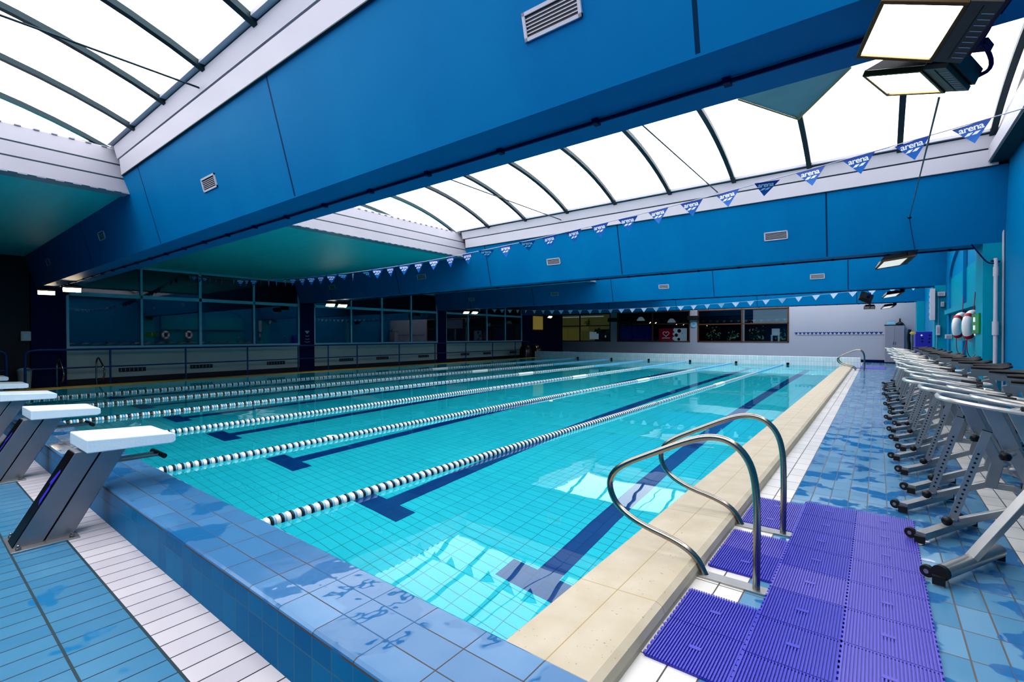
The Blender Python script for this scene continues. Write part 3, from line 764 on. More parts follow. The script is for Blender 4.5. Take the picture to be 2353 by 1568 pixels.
# ------------------------------------------------------------------ floodlights
def floodlight(loc, rot, w, d, label, lit='lamp', gear=True, group='floodlights under the roof beams', g=1):
    t = empty('floodlight', loc, label=label, cat='floodlight', group=group); t.rotation_euler = rot
    def X(pts): return [(p[0]*g, p[1], p[2]) for p in pts]
    def bx(q, lo, hi, mat):
        a, c = lo[0]*g, hi[0]*g; q.box((min(a, c), lo[1], lo[2]), (max(a, c), hi[1], hi[2]), mat)
    q = MB(); fw = .016
    for lo, hi in (((-w/2-fw, -d/2-fw, -.02), (w/2+fw, -d/2, .01)), ((-w/2-fw, d/2, -.02), (w/2+fw, d/2+fw, .01)), ((-w/2-fw, -d/2, -.02), (-w/2, d/2, .01)), ((w/2, -d/2, -.02), (w/2+fw, d/2, .01))): bx(q, lo, hi, M['brass'])
    q.obj('frame', t, bevel=.003)
    q = MB(); bx(q, (-w/2, -d/2, -.008), (w/2, d/2, -.002), M[lit]); q.obj('lamp_glass', t)
    q = MB(); a = [(-w/2-fw, -d/2-fw, .01), (w/2+fw, -d/2-fw, .01), (w/2+fw, d/2+fw, .01), (-w/2-fw, d/2+fw, .01)]; c = [(-w/2+.05, -d/2+.04, .1), (w/2-.02, -d/2+.04, .1), (w/2-.02, d/2-.04, .1), (-w/2+.05, d/2-.04, .1)]
    q.add(X(a+c), [(0, 1, 5, 4), (1, 2, 6, 5), (2, 3, 7, 6), (3, 0, 4, 7), (4, 5, 6, 7)], M['black']); q.obj('housing', t)
    x = w/2+fw
    if gear:
        q = MB(); bx(q, (x, -d/2-fw, -.012), (x+.1, d/2+fw, .012), M['brown']); bx(q, (x, -d/2-.005, .012), (x+.12, d/2+.005, .09), M['black'])
        bx(q, (x+.045, -d/2, -.015), (x+.049, d/2, -.011), M['black'])
        for k in range(9):
            y = -d/2+.01+k*(d-.02)/9; bx(q, (x+.055, y, -.0145), (x+.095, y+.003, -.0115), M['white'])
        q.obj('gear_box', t, bevel=.003)
    q = MB(); x = x+.1 if gear else 0
    P = smoothpath(X([(x, -d/2-.01, .05), (x+.05, -d/2-.03, .1), (x+.04, -.02, .15), (x+.05, d/2+.03, .1), (x, d/2+.01, .05)]), 2)
    q.tube(P, .01, M['navy'], 8); bx(q, (x-.02, -.04, .13), (x+.06, .04, .16), M['navy']); q.obj('bracket', t)
    return t
f1 = floodlight((.098, 2.58, 2.72), (.279, -.29, 3.396), .255, .255, 'large square floodlight with brown gear tray, lit, nearest the camera', 'lamp', g=-1)
f2 = floodlight((.112, 3.38, 2.84), (.141, -.374, 2.699), .262, .262, 'smaller lit black floodlight just behind the largest one', 'lamp', g=-1)
floodlight((.2, 11.0, 2.76), (-.25, -.15, math.radians(20)), .36, .36, 'black floodlight with dim lens under the second beam', 'lampoff')
floodlight((-.3, 19.15, 2.66), (1.0, .5, .3), .34, .34, 'tilted black floodlight with square back under the third beam', 'lampoff', gear=False)
floodlight((.35, 19.85, 2.76), (-.25, -.15, math.radians(20)), .36, .36, 'flat black floodlight beside the tilted one under the third beam', 'lampoff')
floodlight((-.3, 27.6, 2.74), (.3, 0, 0), .4, .4, 'small black floodlight under the last beam, nearer the pool', 'lampoff', gear=False)
floodlight((.35, 28.0, 2.76), (-.25, -.15, math.radians(20)), .36, .36, 'small black floodlight under the last beam, nearer the wall', 'lampoff')
LF = [((-19.3, 2.75, 2.80), 'long lit floodlight at the left end of the nearest beam'), ((-17.2, 2.95, 2.77), 'starry lit floodlight beside the long one under the nearest beam'),
      ((-18.3, 11.25, 2.82), 'lit floodlight under the left end of the second beam, brighter one'), ((-17.5, 11.3, 2.76), 'lit floodlight under the left end of the second beam, fainter one'),
      ((-18.2, 19.5, 2.82), 'lit floodlight under the left end of the third beam, brighter one'), ((-17.6, 19.55, 2.79), 'lit floodlight under the left end of the third beam, fainter one'),
      ((-18, 27.75, 2.82), 'lit floodlight under the left end of the last beam')]
for (p, lb) in LF: floodlight((p[0], p[1], p[2]-.03), (0, -.75, -.15), .15, .36, lb, 'lampw', gear=False, group='lit floodlights by the dark wall')
# cord and hook from the floodlight to the second beam
q = MB(); q.tube([(.262, 3.5, 2.75), (.431, 10.66, 3.479)], .006, M['rib'], 5)
q.tube([(.431, 10.7, 3.47), (.47, 10.8, 3.2), (.512, 10.9, 2.96)], .005, M['navy'], 5); q.lathe([(.02, 0), (.03, .02), (.02, .04)], M['black'], Matrix.Translation((.431, 10.68, 3.46)), 8)
tag(q.obj('cord'), 'thin dark cord running from the floodlight down to a hook on the beam', 'cord')

# ------------------------------------------------------------------ pennant strings
def text_mesh(s, size):
    cu = bpy.data.curves.new('t', 'FONT'); cu.body = s; cu.size = size; cu.align_x = 'CENTER'; cu.offset = size*.018; cu.space_character = .93
    o = bpy.data.objects.new('t', cu); COL.objects.link(o); bpy.context.view_layer.update()
    me = bpy.data.meshes.new_from_object(o.evaluated_get(bpy.context.evaluated_depsgraph_get()))
    bpy.data.objects.remove(o); me.name = 'lettering'
    return me
tm = text_mesh('arena', .088)
q = MB()
q.add([(v.co.x-.006, -.0032, v.co.y-.068) for v in tm.vertices], [tuple(p.vertices) for p in tm.polygons], M['penw'])
for x0 in (-.055, .0):      # the two lozenges below the word
    q.add([(x0-.012, -.0032, -.112), (x0+.02, -.0032, -.084), (x0+.058, -.0032, -.084), (x0+.026, -.0032, -.112)], [(0, 1, 2, 3)], M['penw'])
o = q.obj('lettering'); LM = o.data; bpy.data.objects.remove(o)
def pen_mesh(m_):
    q = MB(); q.add([(-.145, 0, 0), (.145, 0, 0), (0, 0, -.2), (-.145, -.002, 0), (.145, -.002, 0), (0, -.002, -.2)], [(0, 1, 2), (5, 4, 3), (0, 3, 4, 1), (1, 4, 5, 2), (2, 5, 3, 0)], m_)
    o = q.obj('p'); me = o.data; bpy.data.objects.remove(o); return me
PM, PW = pen_mesh(M['pennant']), pen_mesh(M['penpale'])
def zs1(x): return 2.935 + .0065*(x+8.9)**2
t = empty('pennant_string', (0, 6.5, 0), label='string of blue triangular pennants lettered arena above the near water', cat='pennant string')
q = MB(); q.tube([(XL, 0, zs1(XL))] + [(x/2, 0, zs1(x/2)) for x in range(-40, 4)] + [(XR, 0, zs1(XR))], .006, M['white'], 5); q.obj('string', t)
for k in range(46):
    x = .727 - .45*k
    if x < XL+.3: break
    o = bpy.data.objects.new('pennant', PM); COL.objects.link(o); o.parent = t
    o.location = (x, 0, zs1(x)-.006); fl = k in (4, 12, 14, 22, 24)
    slope = math.atan(.013*(x+8.9))
    o.rotation_euler = (random.uniform(-.15, .15) + (.95 if fl else 0), -slope, random.uniform(-.12, .12) + (.5 if fl else 0) + (random.uniform(-.7, .7) if k > 16 else 0))
    l = bpy.data.objects.new('lettering', LM); COL.objects.link(l); l.parent = o; l['label'] = 'white word arena over two slanted lozenges'
def zs2(x): return 2.785 + .0040*(x+9.6)**2
t = empty('pennant_string', (0, 21.9, 0), label='far string of small pale triangular pennants below the third beam', cat='pennant string')
q = MB(); q.tube([(XL, 0, zs2(XL))] + [(x/2, 0, zs2(x/2)) for x in range(-40, 3)] + [(XR, 0, zs2(XR))], .006, M['white'], 5); q.obj('string', t)
for k in range(36):
    x = 1.0 - .58*k
    o = bpy.data.objects.new('pennant', PW); COL.objects.link(o); o.parent = t; o.location = (x, 0, zs2(x)-.006); o.rotation_euler = (random.uniform(-.2, .2), 0, random.uniform(-.5, .5))
# float line stored on the end wall
q = MB(); x = -3.95; k = 0
while x < .2:
    q.add([(x, YB-.03, 1.64), (x+.2, YB-.03, 1.64), (x+.1, YB-.03, 1.5)], [(0, 1, 2)], M['rail']); q.add([(x+.2, YB-.031, 1.5), (x+.1, YB-.031, 1.64), (x+.3, YB-.031, 1.64)], [(0, 1, 2)], M['white']) if 0 else None
    q.add([(x+.1, YB-.028, 1.5), (x+.3, YB-.028, 1.5), (x+.2, YB-.028, 1.64)], [(0, 1, 2)], M['white']); x += .2; k += 1
tag(q.obj('pennant_strip'), 'strip of small blue and white triangles across the grey end wall', 'pennant strip')

# ------------------------------------------------------------------ railing on the left
t = empty('railing', (-19.55, 0, 0), label='long blue tube railing between the dark wall and the pool', cat='railing')
q = MB()
P = smoothpath([(0, 2.32, FZ), (0, 2.32, .9), (0, 2.38, 1.05), (0, 2.6, 1.08)], 1) + [Vector((0, 27.4, 1.08))]
q.tube(P, .03, M['rail'], 8); q.obj('top_rail', t)
q = MB(); q.tube([(0, 2.35, .52), (0, 27.4, .52)], .022, M['rail'], 8); q.obj('middle_rail', t)
for y in (4.25, 6.35, 8.45, 10.5, 11.9, 13.4, 15.9, 18.4, 20.9, 23.4, 25.8, 27.4):
    q = MB(); q.tube([(0, y, FZ), (0, y, 1.07)], .028, M['rail'], 8); q.obj('post', t)
t = empty('railing', (-19.55, 0, 0), label='short blue tube railing left of the gap by the waste bin', cat='railing')
q = MB(); q.tube(smoothpath([(0, 1.95, FZ), (0, 1.95, .9), (0, 1.9, 1.05), (0, 1.7, 1.08)], 1) + [Vector((0, -3, 1.08))], .03, M['rail'], 8); q.obj('top_rail', t)
q = MB(); q.tube([(0, 1.93, .52), (0, -3, .52)], .022, M['rail'], 8); q.obj('middle_rail', t)
q = MB(); q.tube([(0, -3, FZ), (0, -3, 1.07)], .028, M['rail'], 8); q.obj('post', t)
# vents low in the grey panels
for k in range(3):
    y0 = BEAMS[1+k]+.66
    for j, yy in enumerate((1.3, 3.4, 6.2)):
        q = MB(); q.box((XL-.02, y0+yy, .28), (XL-.008, y0+yy+.75, .42), M['black'])
        for s in range(6): q.box((XL-.01, y0+yy+.06+s*.115, .3), (XL, y0+yy+.075+s*.115, .4), M['panel'])
        tag(q.obj('panel_vent'), f'dark slotted vent low in the grey panel, {ORD[j]} under the {["nearest", "middle", "farthest"][k]} long window', 'vent', 'low vents in the grey panels')
# bin, dispenser, sign on the piers
t = empty('waste_bin', (-19.9, 2.35, FZ), label='pale tapered waste bin in the gap of the blue railing', cat='bin')
q = MB(); q.lathe([(.13, 0), (.16, .5), (.165, .52)], M['panel'], None, 14); q.obj('body', t)
q = MB(); q.lathe([(.17, .52), (.17, .55), (.1, .6), (.02, .61)], M['frame'], None, 14); q.obj('lid', t)
t = empty('paper_dispenser', (XL+.02, 2.3, 1.35), label='pale paper dispenser on the dark wall by the first pier', cat='dispenser')
q = MB(); q.box((0, 0, 0), (.12, .22, .29), M['white']); q.obj('body', t, bevel=.02)
q = MB(); q.box((.12, .06, .08), (.124, .16, .2), M['frame']); q.obj('window', t)
q = MB(); X = XL+.065
q.add([(X, 11.12, 1.72), (X, 11.36, 1.72), (X, 11.24, 1.58)], [(0, 1, 2)], M['panel'])
for z, w_ in ((1.5, .16), (1.36, .2), (1.24, .24)): q.tube([(X, 11.24-w_/2, z), (X, 11.24, z-.03), (X, 11.24+w_/2, z)], .014, M['panel'], 5)
tag(q.obj('pictogram_sign'), 'column of small white pictograms on the navy pier between the windows', 'sign')

# ------------------------------------------------------------------ end wall windows and what shows through
WB = [(-21.3, -15.97, 'window_4', [-18.6], 2.25), (-15.44, -10.1, 'window_5', [-12.72], 2.3), (-9.6, -4.24, 'window_6', [-6.86], 2.21)]
for (x0, x1, nm, mull, zh), lb in zip(WB, ('brown framed window on a warm yellow lit room', 'brown framed window over a blue and a red panel', 'brown framed window reflecting pennants and leaves')):
    fr = MB()
    for x in [x0+.04, x1-.04] + mull: fr.box((x-.04, YB-.03, 1.03), (x+.04, YB+.06, 3.18), M['brownf'])
    for z in (1.07, zh, 3.14): fr.box((x0, YB-.03, z-.035), (x1, YB+.06, z+.035), M['brownf'])
    w = struct(fr, nm, lb, 'window', bevel=.005)
    g = MB(); g.quad((x0, YB+.03, 1.05), (x1, YB+.03, 1.05), (x1, YB+.03, 3.16), (x0, YB+.03, 3.16), M['glass']); g.obj('glass', w)
b = MB(); b.box((XL-5, YB+3.5, FZ), (XR, YB+3.6, 4.9), M['roomd']); b.box((XL-5, YB+.15, FZ-.1), (XR, YB+3.5, FZ), M['roomd']); b.box((XL-5, YB+.15, 3.3), (XR, YB+3.5, 3.4), M['roomd'])
b.box((-15.75, YB+.15, FZ), (-15.65, YB+3.5, 3.3), M['warmroom']); b.box((-15.64, YB+.15, FZ), (-15.6, YB+3.5, 3.3), M['roomd']); b.box((-9.85, YB+.15, FZ), (-9.75, YB+3.5, 3.3), M['roomd']); b.box((-22, YB+2.2, FZ), (-15.7, YB+2.3, 3.3), M['warmroom'])
struct(b, 'wall_2', 'walls of the rooms behind the end windows', 'wall')
def panel(name, x0, x1, z0, z1, mat, label, cat, y=YB+.25, th=.03):
    q = MB(); q.box((x0, y, z0), (x1, y+th, z1), mat); return tag(q.obj(name), label, cat)
for k, (xa, xb) in enumerate(((-21.2, -19.9), (-19.85, -18.65))):
    q = MB()
    for j in range(12): q.tube([(xa+.05+(xb-xa-.1)*j/11, YB+.3, 1.08), (xa+.05+(xb-xa-.1)*j/11, YB+.3, 2.1)], .06, M['yellow'], 6)
    tag(q.obj('curtain'), ['yellow curtain behind the warm window, left half', 'yellow curtain behind the warm window, right half'][k], 'curtain')
panel('notice_board', -18.4, -17.6, 1.2, 1.8, M['whitep'], 'pale board behind the lower pane of the warm window', 'board', y=YB+1.2)
for j, (x, z) in enumerate(((-18.3, 2.5), (-17.4, 1.85), (-16.5, 1.7))):
    q = MB()
    for k in range(26):
        a, e = random.uniform(0, 2*PI), random.uniform(-.3, 1.4); L = random.uniform(.2, .42); dx, dz = math.cos(a)*math.cos(e)*L, math.sin(e)*L
        q.add([(x, YB+.7, z), (x+dx*.5-dz*.12, YB+.7+.1*math.sin(a), z+dz*.5+.04), (x+dx, YB+.7, z+dz), (x+dx*.5+dz*.12, YB+.7, z+dz*.5-.04)], [(0, 1, 2, 3)], M['plant'])
    q.lathe([(.1, 0), (.13, .2)], M['brown'], Matrix.Translation((x, YB+.7, z-.2)), 10)
    tag(q.obj('potted_plant'), ['dark leafy plant hanging high behind the warm window', 'dark leafy plant behind the warm window beside the curtain', 'dark leafy plant at the right edge of the warm window'][j], 'plant')
t = empty('ceiling_lamp', (-19.5, YB+1.5, 3.02), label='long lit ceiling lamp strip behind the warm window', cat='lamp')
q = MB(); q.box((-1.6, -.06, 0), (2.2, .06, .05), M['whitep']); q.obj('housing', t)
q = MB(); q.box((-1.55, -.05, -.02), (2.15, .05, 0), M['lampoff']); q.obj('tube', t)
t = empty('shelf_unit', (-17.2, YB+1.6, FZ), label='dark shelf unit behind the right half of the warm window', cat='shelf')
q = MB(); q.box((-.95, 0, 0), (-.9, .4, 2.0), M['roomd']); q.box((1.0, 0, 0), (1.05, .4, 2.0), M['roomd']); q.box((-.95, .38, 0), (1.05, .4, 2.0), M['roomd']); q.obj('frame', t)
for z in (.4, .9, 1.35, 1.75, 2.0):
    q = MB(); q.box((-.95, 0, z), (1.05, .4, z+.04), M['black']); q.obj('shelf', t)
for k in range(9):
    q = MB(); h = random.uniform(.12, .26); q.lathe([(.05, 0), (.07, h*.5), (.04, h*.8), (.045, h)], M[random.choice(['black', 'brown', 'whitep', 'panel'])], None, 8)
    o = q.obj('jar', None, (-17.95+.22*k, YB+1.8, FZ+(1.392 if k % 2 else 1.792))); tag(o, f'small jar on the dark shelf unit behind the warm window, {ORD[k]} from the left', 'jar', 'jars on the shelf unit')
panel('blue_board', -15.3, -12.8, 1.1, 2.2, M['bluep'], 'plain dark blue board behind the middle end window', 'board')
t = empty('red_banner', (-11.85, YB+.3, 1.08), label='red banner with a white heart mark behind the middle end window', cat='banner')
q = MB(); q.box((-.5, 0, 0), (.5, .03, .9), M['redp']); q.obj('cloth', t)
q = MB()
hp = []
for k in range(24):
    a = 2*PI*k/24; hp.append((.014*16*math.sin(a)**3, -.012, .52 + .012*(13*math.cos(a)-5*math.cos(2*a)-2*math.cos(3*a)-math.cos(4*a))))
q.tube(hp, .022, M['whitep'], 5, closed=True); q.box((-.28, -.02, .2), (.28, -.005, .25), M['whitep']); q.obj('heart_mark', t)
t = empty('spotted_board', (-11.0, YB+.28, 1.08), label='white board with dark round spots beside the red banner', cat='board')
q = MB(); q.box((-.25, 0, 0), (.6, .03, .9), M['whitep'])
for a, c, r in ((-.25, .2, .14), (-.25, .5, .12), (-.2, .78, .14)): q.add([(a + r*math.cos(2*PI*k/14), -.002, c + r*math.sin(2*PI*k/14)) for k in range(14)], [tuple(range(14))], M['whitep'])
q.obj('board', t)
q = MB()
for a, c, r in ((.08, .72, .13), (-.12, .42, .12), (.05, .14, .1), (.3, .55, .03)): q.add([(a + r*math.cos(2*PI*k/14), -.006, c + r*math.sin(2*PI*k/14)) for k in range(14)], [tuple(range(14))], M['roomd'])
q.obj('spots', t)
for j, (x, z) in enumerate(((-14.0, 2.6), (-11.7, 2.42))):
    q = MB(); q.lathe([(.01, .28), (.12, .26), (.26, .1), (.3, 0), (.28, -.01)], M['whitep'], Matrix.Translation((x, YB+1.0, z)), 14); q.tube([(x, YB+1.0, z+.28), (x, YB+1.0, 3.3)], .012, M['black'], 5)
    tag(q.obj('pendant_lamp'), ['white dome pendant lamp above the blue board', 'white dome pendant lamp above the red banner'][j], 'lamp')
for j, (x, s) in enumerate(((-9.0, .8), (-7.75, .6), (-6.3, .8), (-4.95, .55))):
    q = MB()
    for k in range(70):
        c = Vector((x+max(-1.4, min(1.4, random.gauss(0, 1)))*.36*s, YB+1.6+random.uniform(-.2, .2), 1.2+abs(random.gauss(.3, .45))*s)); r = random.uniform(.05, .12)
        a = random.uniform(0, PI); q.add([c+Vector((r*math.cos(a), 0, r*math.sin(a))), c+Vector((-r*.4*math.sin(a), .03, r*.4*math.cos(a))), c-Vector((r*math.cos(a), 0, r*math.sin(a))), c-Vector((-r*.4*math.sin(a), .03, r*.4*math.cos(a)))], [(0, 1, 2, 3)], M['plant'] if k % 3 else M['foliage'])
    tag(q.obj('garden_shrub'), f'green shrub behind the window nearest the grey wall, {ORD[j]} from the clock', 'shrub')
panel('garden_wall', -6.7, -4.3, 2.3, 3.2, M['whitep'], 'bright white panel behind the upper right pane of the end window', 'panel', y=YB+2.6)
panel('garden_post', -7.1, -6.95, 1.0, 3.2, M['whitep'], 'pale upright post behind the end window beside the shrubs', 'post', y=YB+1.2)
# white garden chair
t = empty('garden_chair', (-5.1, YB+1.0, 1.1), label='white plastic chair behind the lower right pane of the end window', cat='chair')
q = MB(); q.box((-.25, -.2, .35), (.2, .2, .4), M['whitep']); q.obj('seat', t)
q = MB(); q.box((-.25, .17, .4), (.2, .2, .8), M['whitep']); q.obj('backrest', t)
for sx in (-.22, .17):
    for sy in (-.17, .17):
        q = MB(); q.box((sx-.02, sy-.02, -1.15), (sx+.02, sy+.02, .36), M['whitep']); q.obj('leg', t)
for j, x in enumerate((-15.7, -9.85)):
    t = empty('loudspeaker', (x, YB-.16, 2.66), label=['black loudspeaker on the end wall beside the warm window', 'black loudspeaker on the end wall above the round clock'][j], cat='speaker', group='speakers on the end wall')
    q = MB(); q.box((-.38, -.12, -.14), (.38, .14, .14), M['black']); q.obj('cabinet', t, bevel=.02)
    q = MB(); q.box((-.34, -.13, -.11), (.34, -.12, .11), M['rubber']); q.obj('grille', t)
t = empty('wall_clock', (-9.85, YB-.02, 2.22), label='round white clock on the end wall between two windows', cat='clock')
q = MB(); q.lathe([(.19, 0), (.2, .03), (.17, .03)], M['frame'], Matrix.Rotation(PI/2, 4, 'X'), 20); q.obj('rim', t)
q = MB(); q.lathe([(.17, .025), (.01, .026)], M['white'], Matrix.Rotation(PI/2, 4, 'X'), 20); q.obj('dial', t)
q = MB(); q.tube([(0, -.032, 0), (.0, -.032, .13)], .008, M['black'], 4); q.tube([(0, -.032, 0), (.08, -.032, .03)], .009, M['black'], 4); q.obj('hands', t)
q = MB(); q.box((XL+.005, 28.7, 1.85), (XL+.03, 30.2, 3.05), M['brownf']); q.box((XL+.02, 28.8, 1.95), (XL+.04, 30.1, 2.95), M['yellow'])
tag(q.obj('framed_notice'), 'tall yellow notice in a brown frame on the dark wall near the end', 'notice')
# covered carts at the far left corner
for j, (x, y) in enumerate(((-18.98, 26.2), (-18.98, 27.5))):
    t = empty('pool_lift', (x, y, FZ), label=['black covered wheeled lift at the far pool corner, left one', 'black covered wheeled lift at the far pool corner, right one'][j], cat='pool lift')
    q = MB(); q.lathe([(.4, 0), (.42, .3), (.4, .62), (.28, .85), (.1, .93)], M['black'], None, 14); q.obj('cover', t)
    q = MB(); q.tube(smoothpath([(.3, -.36, .1), (.36, -.38, .5), (.2, -.3, .8), (0, -.15, .95)], 2), .018, M['alu'], 6); q.obj('hoop', t)

# ------------------------------------------------------------------ right wall furniture
# white cabinet with things on top
t = empty('cabinet', (.72, 32.6, FZ), label='tall pale two door cabinet against the grey end wall', cat='cabinet')
q = MB(); q.box((-.41, -.05, .06), (.41, .38, 2.03), M['white']); q.box((-.38, 0, 0), (.38, .36, .06), M['black']); q.box((-.43, -.07, 2.03), (.43, .38, 2.07), M['rib']); q.obj('carcass', t, bevel=.004)
for s in (-1, 1):
    q = MB(); q.box((min(0, s*.4)+.005, -.07, .08), (max(0, s*.4)-.005, -.05, 2.0), M['fascia']); d = q.obj('door', t)
    q = MB(); q.box((s*.04-.01, -.085, 1.0), (s*.04+.01, -.07, 1.15), M['black']); q.obj('handle', d)
t = empty('storage_box', (.6, 32.7, 2.02), label='pale plastic box on top of the tall cabinet', cat='box')
q = MB(); q.box((-.2, -.12, 0), (.15, .14, .2), M['frame']); q.obj('body', t, bevel=.01); q = MB(); q.box((-.21, -.13, .2), (.16, .15, .225), M['white']); q.obj('lid', t)
q = MB(); q.lathe([(.16, 0), (.18, .05), (.1, .12), (.04, .16), (.03, .32), (.01, .34)], M['black'], Matrix.Translation((.95, 32.72, 2.02)), 12)
tag(q.obj('black_lamp'), 'small black lamp shaped object on top of the tall cabinet', 'lamp')
q = MB(); q.tube(smoothpath([(1.28, 31.5, FZ+.02), (1.25, 31.5, .5), (1.3, 31.5, .9), (1.24, 31.5, 1.3), (1.3, 31.5, 1.75)], 2), .07, M['black'], 8)
for z in (.02, ): q.lathe([(.2, 0), (.22, .04), (.06, .08)], M['black'], Matrix.Translation((1.28, 31.5, FZ)), 12)
tag(q.obj('rolled_cover'), 'dark upright rolled cover standing by the tall cabinet', 'roll')
t = empty('storage_locker', (1.31, 22.2, FZ), label='blue violet box locker with round holes against the blue wall', cat='locker')
q = MB(); q.box((-.25, -.2, 0), (.25, .3, 1.63), M['purple']); q.obj('body', t, bevel=.015)
for k, (x, z) in enumerate(((-.08, 1.5), (.14, 1.5), (-.06, 1.38), (.13, 1.38), (-.06, 1.28), (.12, 1.26))):
    q = MB(); q.lathe([(.028, 0), (.028, .004)], M['whitep'] if k == 0 else M['black'], Matrix.Translation((x, -.2, z)) @ Matrix.Rotation(PI/2, 4, 'X'), 12); q.obj('hole', t)
q = MB(); q.lathe([(.05, -.05), (.09, 0), (.05, .05)], M['yellow'], Matrix.Translation((.95, 21.0, 1.52)), 10)
q.tube([(.95, 21.0, FZ), (.95, 21.0, 1.48)], .015, M['steel'], 6)
tag(q.obj('ball_post'), 'small yellow ball on a thin post behind the farthest bikes', 'post')
# life rings
def life_ring(loc, label):
    t = empty('life_ring', loc, math.radians(-28), label=label, cat='life ring', group='life rings on the blue wall')
    R_, r_ = .24, .068; q = MB()
    P = [(0, R_*math.cos(2*PI*k/40), R_*math.sin(2*PI*k/40)) for k in range(40)]; q.tube(P, r_, M['ringw'], 12, closed=True, up=(1, 0, 0)); q.obj('ring', t)
    for a in (45, 135, 225, 315):
        q = MB(); A = math.radians(a); q.tube([(0, R_*math.cos(A+d), R_*math.sin(A+d)) for d in (-.13, 0, .13)], r_+.006, M['red'], 12, up=(1, 0, 0)); q.obj('band', t)
    q = MB(); q.tube([(0, .02, R_+r_), (.03, 0, R_+.4)], .007, M['red'], 5)
    q.tube(smoothpath([(0, -.22, -.2), (-.04, -.12, -.5), (-.03, .04, -.62), (0, .14, -.48), (0, .23, -.2)], 2), .007, M['red'], 5); q.obj('rope', t)
    return t
life_ring((1.42, 13.83, 1.63), 'white life ring with red bands, farther from the green sign'); life_ring((1.42, 12.33, 1.617), 'white life ring with red bands, beside the green sign')
t = empty('first_aid_sign', (1.355, 11.1, 1.48), label='green sign with white marks on the teal pier beside the life rings', cat='sign')
q = MB(); q.box((-.01, 0, 0), (.012, .74, .34), M['green']); q.obj('plate', t)
q = MB(); q.tube([(-.014, .37, .06), (-.014, .37, .14)], .02, M['whitep'], 6); q.tube([(-.014, .37, .2), (-.014, .37, .28)], .02, M['whitep'], 6); q.obj('mark', t)
# arched window in the right wall and its ledge
fr = MB(); X = XR-.02
def archp(y0, y1, z0, z1, zt, n_=14):
    P = [(X, y0, z0), (X, y0, z1)]
    yc, hw = (y0+y1)/2, (y1-y0)/2
    for k in range(1, n_): a = PI - PI*k/n_; P.append((X, yc + hw*math.cos(a), z1 + (zt-z1)*math.sin(a)))
    return P + [(X, y1, z1), (X, y1, z0)]
fr.tube(archp(12.1, 17.9, FZ, 2.9, 3.75), .07, M['wallblue'], sq=True, w=.1, up=(1, 0, 0))
fr.box((X-.05, 14.95, FZ), (X+.01, 15.1, 3.7), M['wallblue']); fr.box((X-.12, 12.1, 2.02), (X+.01, 17.9, 2.14), M['colteal'])
w = struct(fr, 'window_7', 'tall arched blue framed window behind the life rings', 'window')
g = MB(); g.quad((X+.01, 12.15, FZ+.9), (X+.01, 17.85, FZ+.9), (X+.01, 17.85, 3.0), (X+.01, 12.15, 3.0), M['colteal']); g.obj('glass', w)
# pipes
t = empty('downpipe', (1.51, 10.84, FZ), label='white wall pipe with a thick collar beside the teal pier', cat='pipe')
q = MB(); q.tube([(0, 0, 0), (0, 0, 2.74)], .028, M['white'], 12); q.obj('pipe', t)
q = MB(); q.tube([(0, 0, 1.5), (0, 0, 1.72)], .042, M['white'], 12); q.tube([(0, 0, 2.45), (0, 0, 2.6)], .035, M['white'], 12); q.obj('collar', t)
q = MB(); q.tube(smoothpath([(0, 0, 2.66), (-.1, -.03, 2.66), (-.2, .03, 2.85), (-.28, .05, 3.0)], 2), .011, M['navy'], 6); q.tube([(-.06, 0, 2.7), (.05, 0, 2.68)], .015, M['navy'], 6); q.obj('cable', t)
q = MB(); q.tube([(1.6, 10.885, FZ), (1.6, 10.885, 3.75)], .014, M['white'], 8); tag(q.obj('thin_pipe'), 'thin white pipe running high up the corner of the pier', 'pipe')
# electric boxes by the third pier
t = empty('wall_heater', (1.25, 19.0, 1.9), label='tall narrow white wall unit on the third pier', cat='wall unit')
q = MB(); q.box((0, 0, 0), (.12, .2, .95), M['white']); q.obj('body', t, bevel=.01)
q = MB(); [q.box((-.012, .03, .06+k*.17), (0, .17, .16+k*.17), M['frame']) for k in range(5)]; q.obj('grille', t)
for nm, lo, hi, lb in (('junction_box', (1.42, 19.1, 2.62), (1.6, 19.19, 2.75), 'white junction box high on the third pier'), ('camera_box', (1.5, 19.1, 2.3), (1.58, 19.198, 2.45), 'small white box below the junction box'),
                       ('socket_box', (1.4, 19.08, 1.45), (1.49, 19.19, 1.75), 'white socket box with cables on the third pier'), ('switch_box', (1.46, 17.4, 1.35), (1.6, 17.5, 1.47), 'small white switch box low on the blue wall')):
    t = empty(nm, lo, label=lb, cat='electric box'); d = [hi[i]-lo[i] for i in range(3)]
    q = MB(); q.box((0, 0, 0), d, M['white']); q.obj('body', t, bevel=.01); q = MB(); q.box((d[0]*.2, -.006, d[2]*.2), (d[0]*.8, 0, d[2]*.8), M['fascia']); q.obj('cover', t)
q = MB(); q.tube([(1.45, 19.193, 2.62), (1.45, 19.193, 1.75)], .008, M['white'], 6); q.tube([(1.42, 19.193, 1.45), (1.39, 19.193, .1)], .006, M['white'], 6)
tag(q.obj('cable_run'), 'thin white cables joining the boxes on the third pier', 'cable')

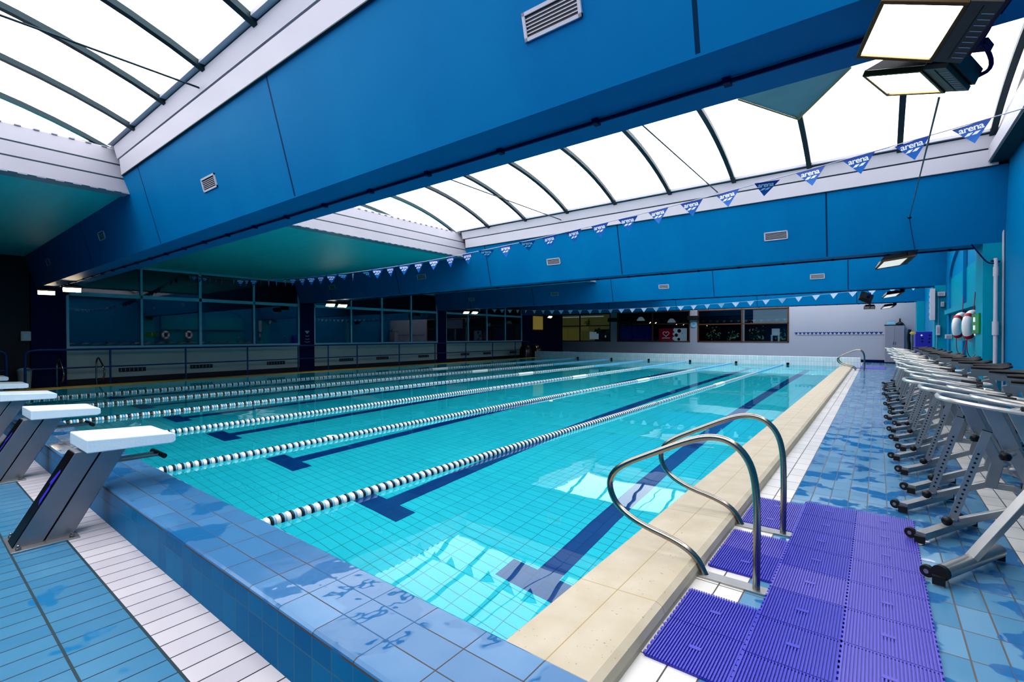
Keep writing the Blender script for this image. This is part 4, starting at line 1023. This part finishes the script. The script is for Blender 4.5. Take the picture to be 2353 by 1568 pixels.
# ------------------------------------------------------------------ light, world, camera
w = bpy.data.worlds.new('world'); SC.world = w; w.use_nodes = True
bg = w.node_tree.nodes['Background']; bg.inputs[0].default_value = (.75, .85, 1, 1); bg.inputs[1].default_value = .35
for (loc, e) in (((.1, 2.7, 2.6), 14), ((-18.2, 11.3, 2.6), 16), ((-17.4, 2.9, 2.6), 16), ((-18, 19.6, 2.6), 12), ((-18, 27.7, 2.6), 10)):
    l = bpy.data.lights.new('floodlight_glow', 'SPOT'); l.energy = e; l.spot_size = 2.4; l.spot_blend = 1; l.shadow_soft_size = .12; l.color = (1, .9, .72)
    o = bpy.data.objects.new('floodlight_glow', l); COL.objects.link(o); o.location = loc

cam = bpy.data.cameras.new('camera'); co = bpy.data.objects.new('camera', cam); COL.objects.link(co)
cam.sensor_fit = 'HORIZONTAL'; cam.sensor_width = 36; cam.lens = 1092.864/2353*36; cam.clip_start = .02; cam.clip_end = 200
R = Matrix(((.7929819, .0038577, -.6092330), (.6092394, -.0093814, .7929309), (-.0026566, -.9999486, -.0097895)))   # rows: world axes in camera (x right, y down, z forward)
R = Matrix(((0.7929819, 0.0038577, -0.6092330), (0.6092394, -0.0093814, 0.7929309), (-0.0026566, -0.9999486, -0.0097895)))
mw = Matrix(((R[0][0], -R[0][1], -R[0][2], 0), (R[1][0], -R[1][1], -R[1][2], 0), (R[2][0], -R[2][1], -R[2][2], 1.45), (0, 0, 0, 1)))
co.matrix_world = mw
SC.camera = co
SC.view_settings.view_transform = 'Standard'; SC.view_settings.look = 'Medium High Contrast'; SC.view_settings.exposure = .04; SC.view_settings.gamma = 1
SC.cycles.max_bounces = 9; SC.cycles.diffuse_bounces = 3; SC.cycles.glossy_bounces = 4; SC.cycles.transmission_bounces = 6; SC.cycles.transparent_max_bounces = 8
SC.cycles.use_adaptive_sampling = True; SC.cycles.adaptive_threshold = .09; SC.cycles.adaptive_min_samples = 16; SC.cycles.sample_clamp_indirect = 6; SC.cycles.use_denoising = True; SC.cycles.blur_glossy = .5
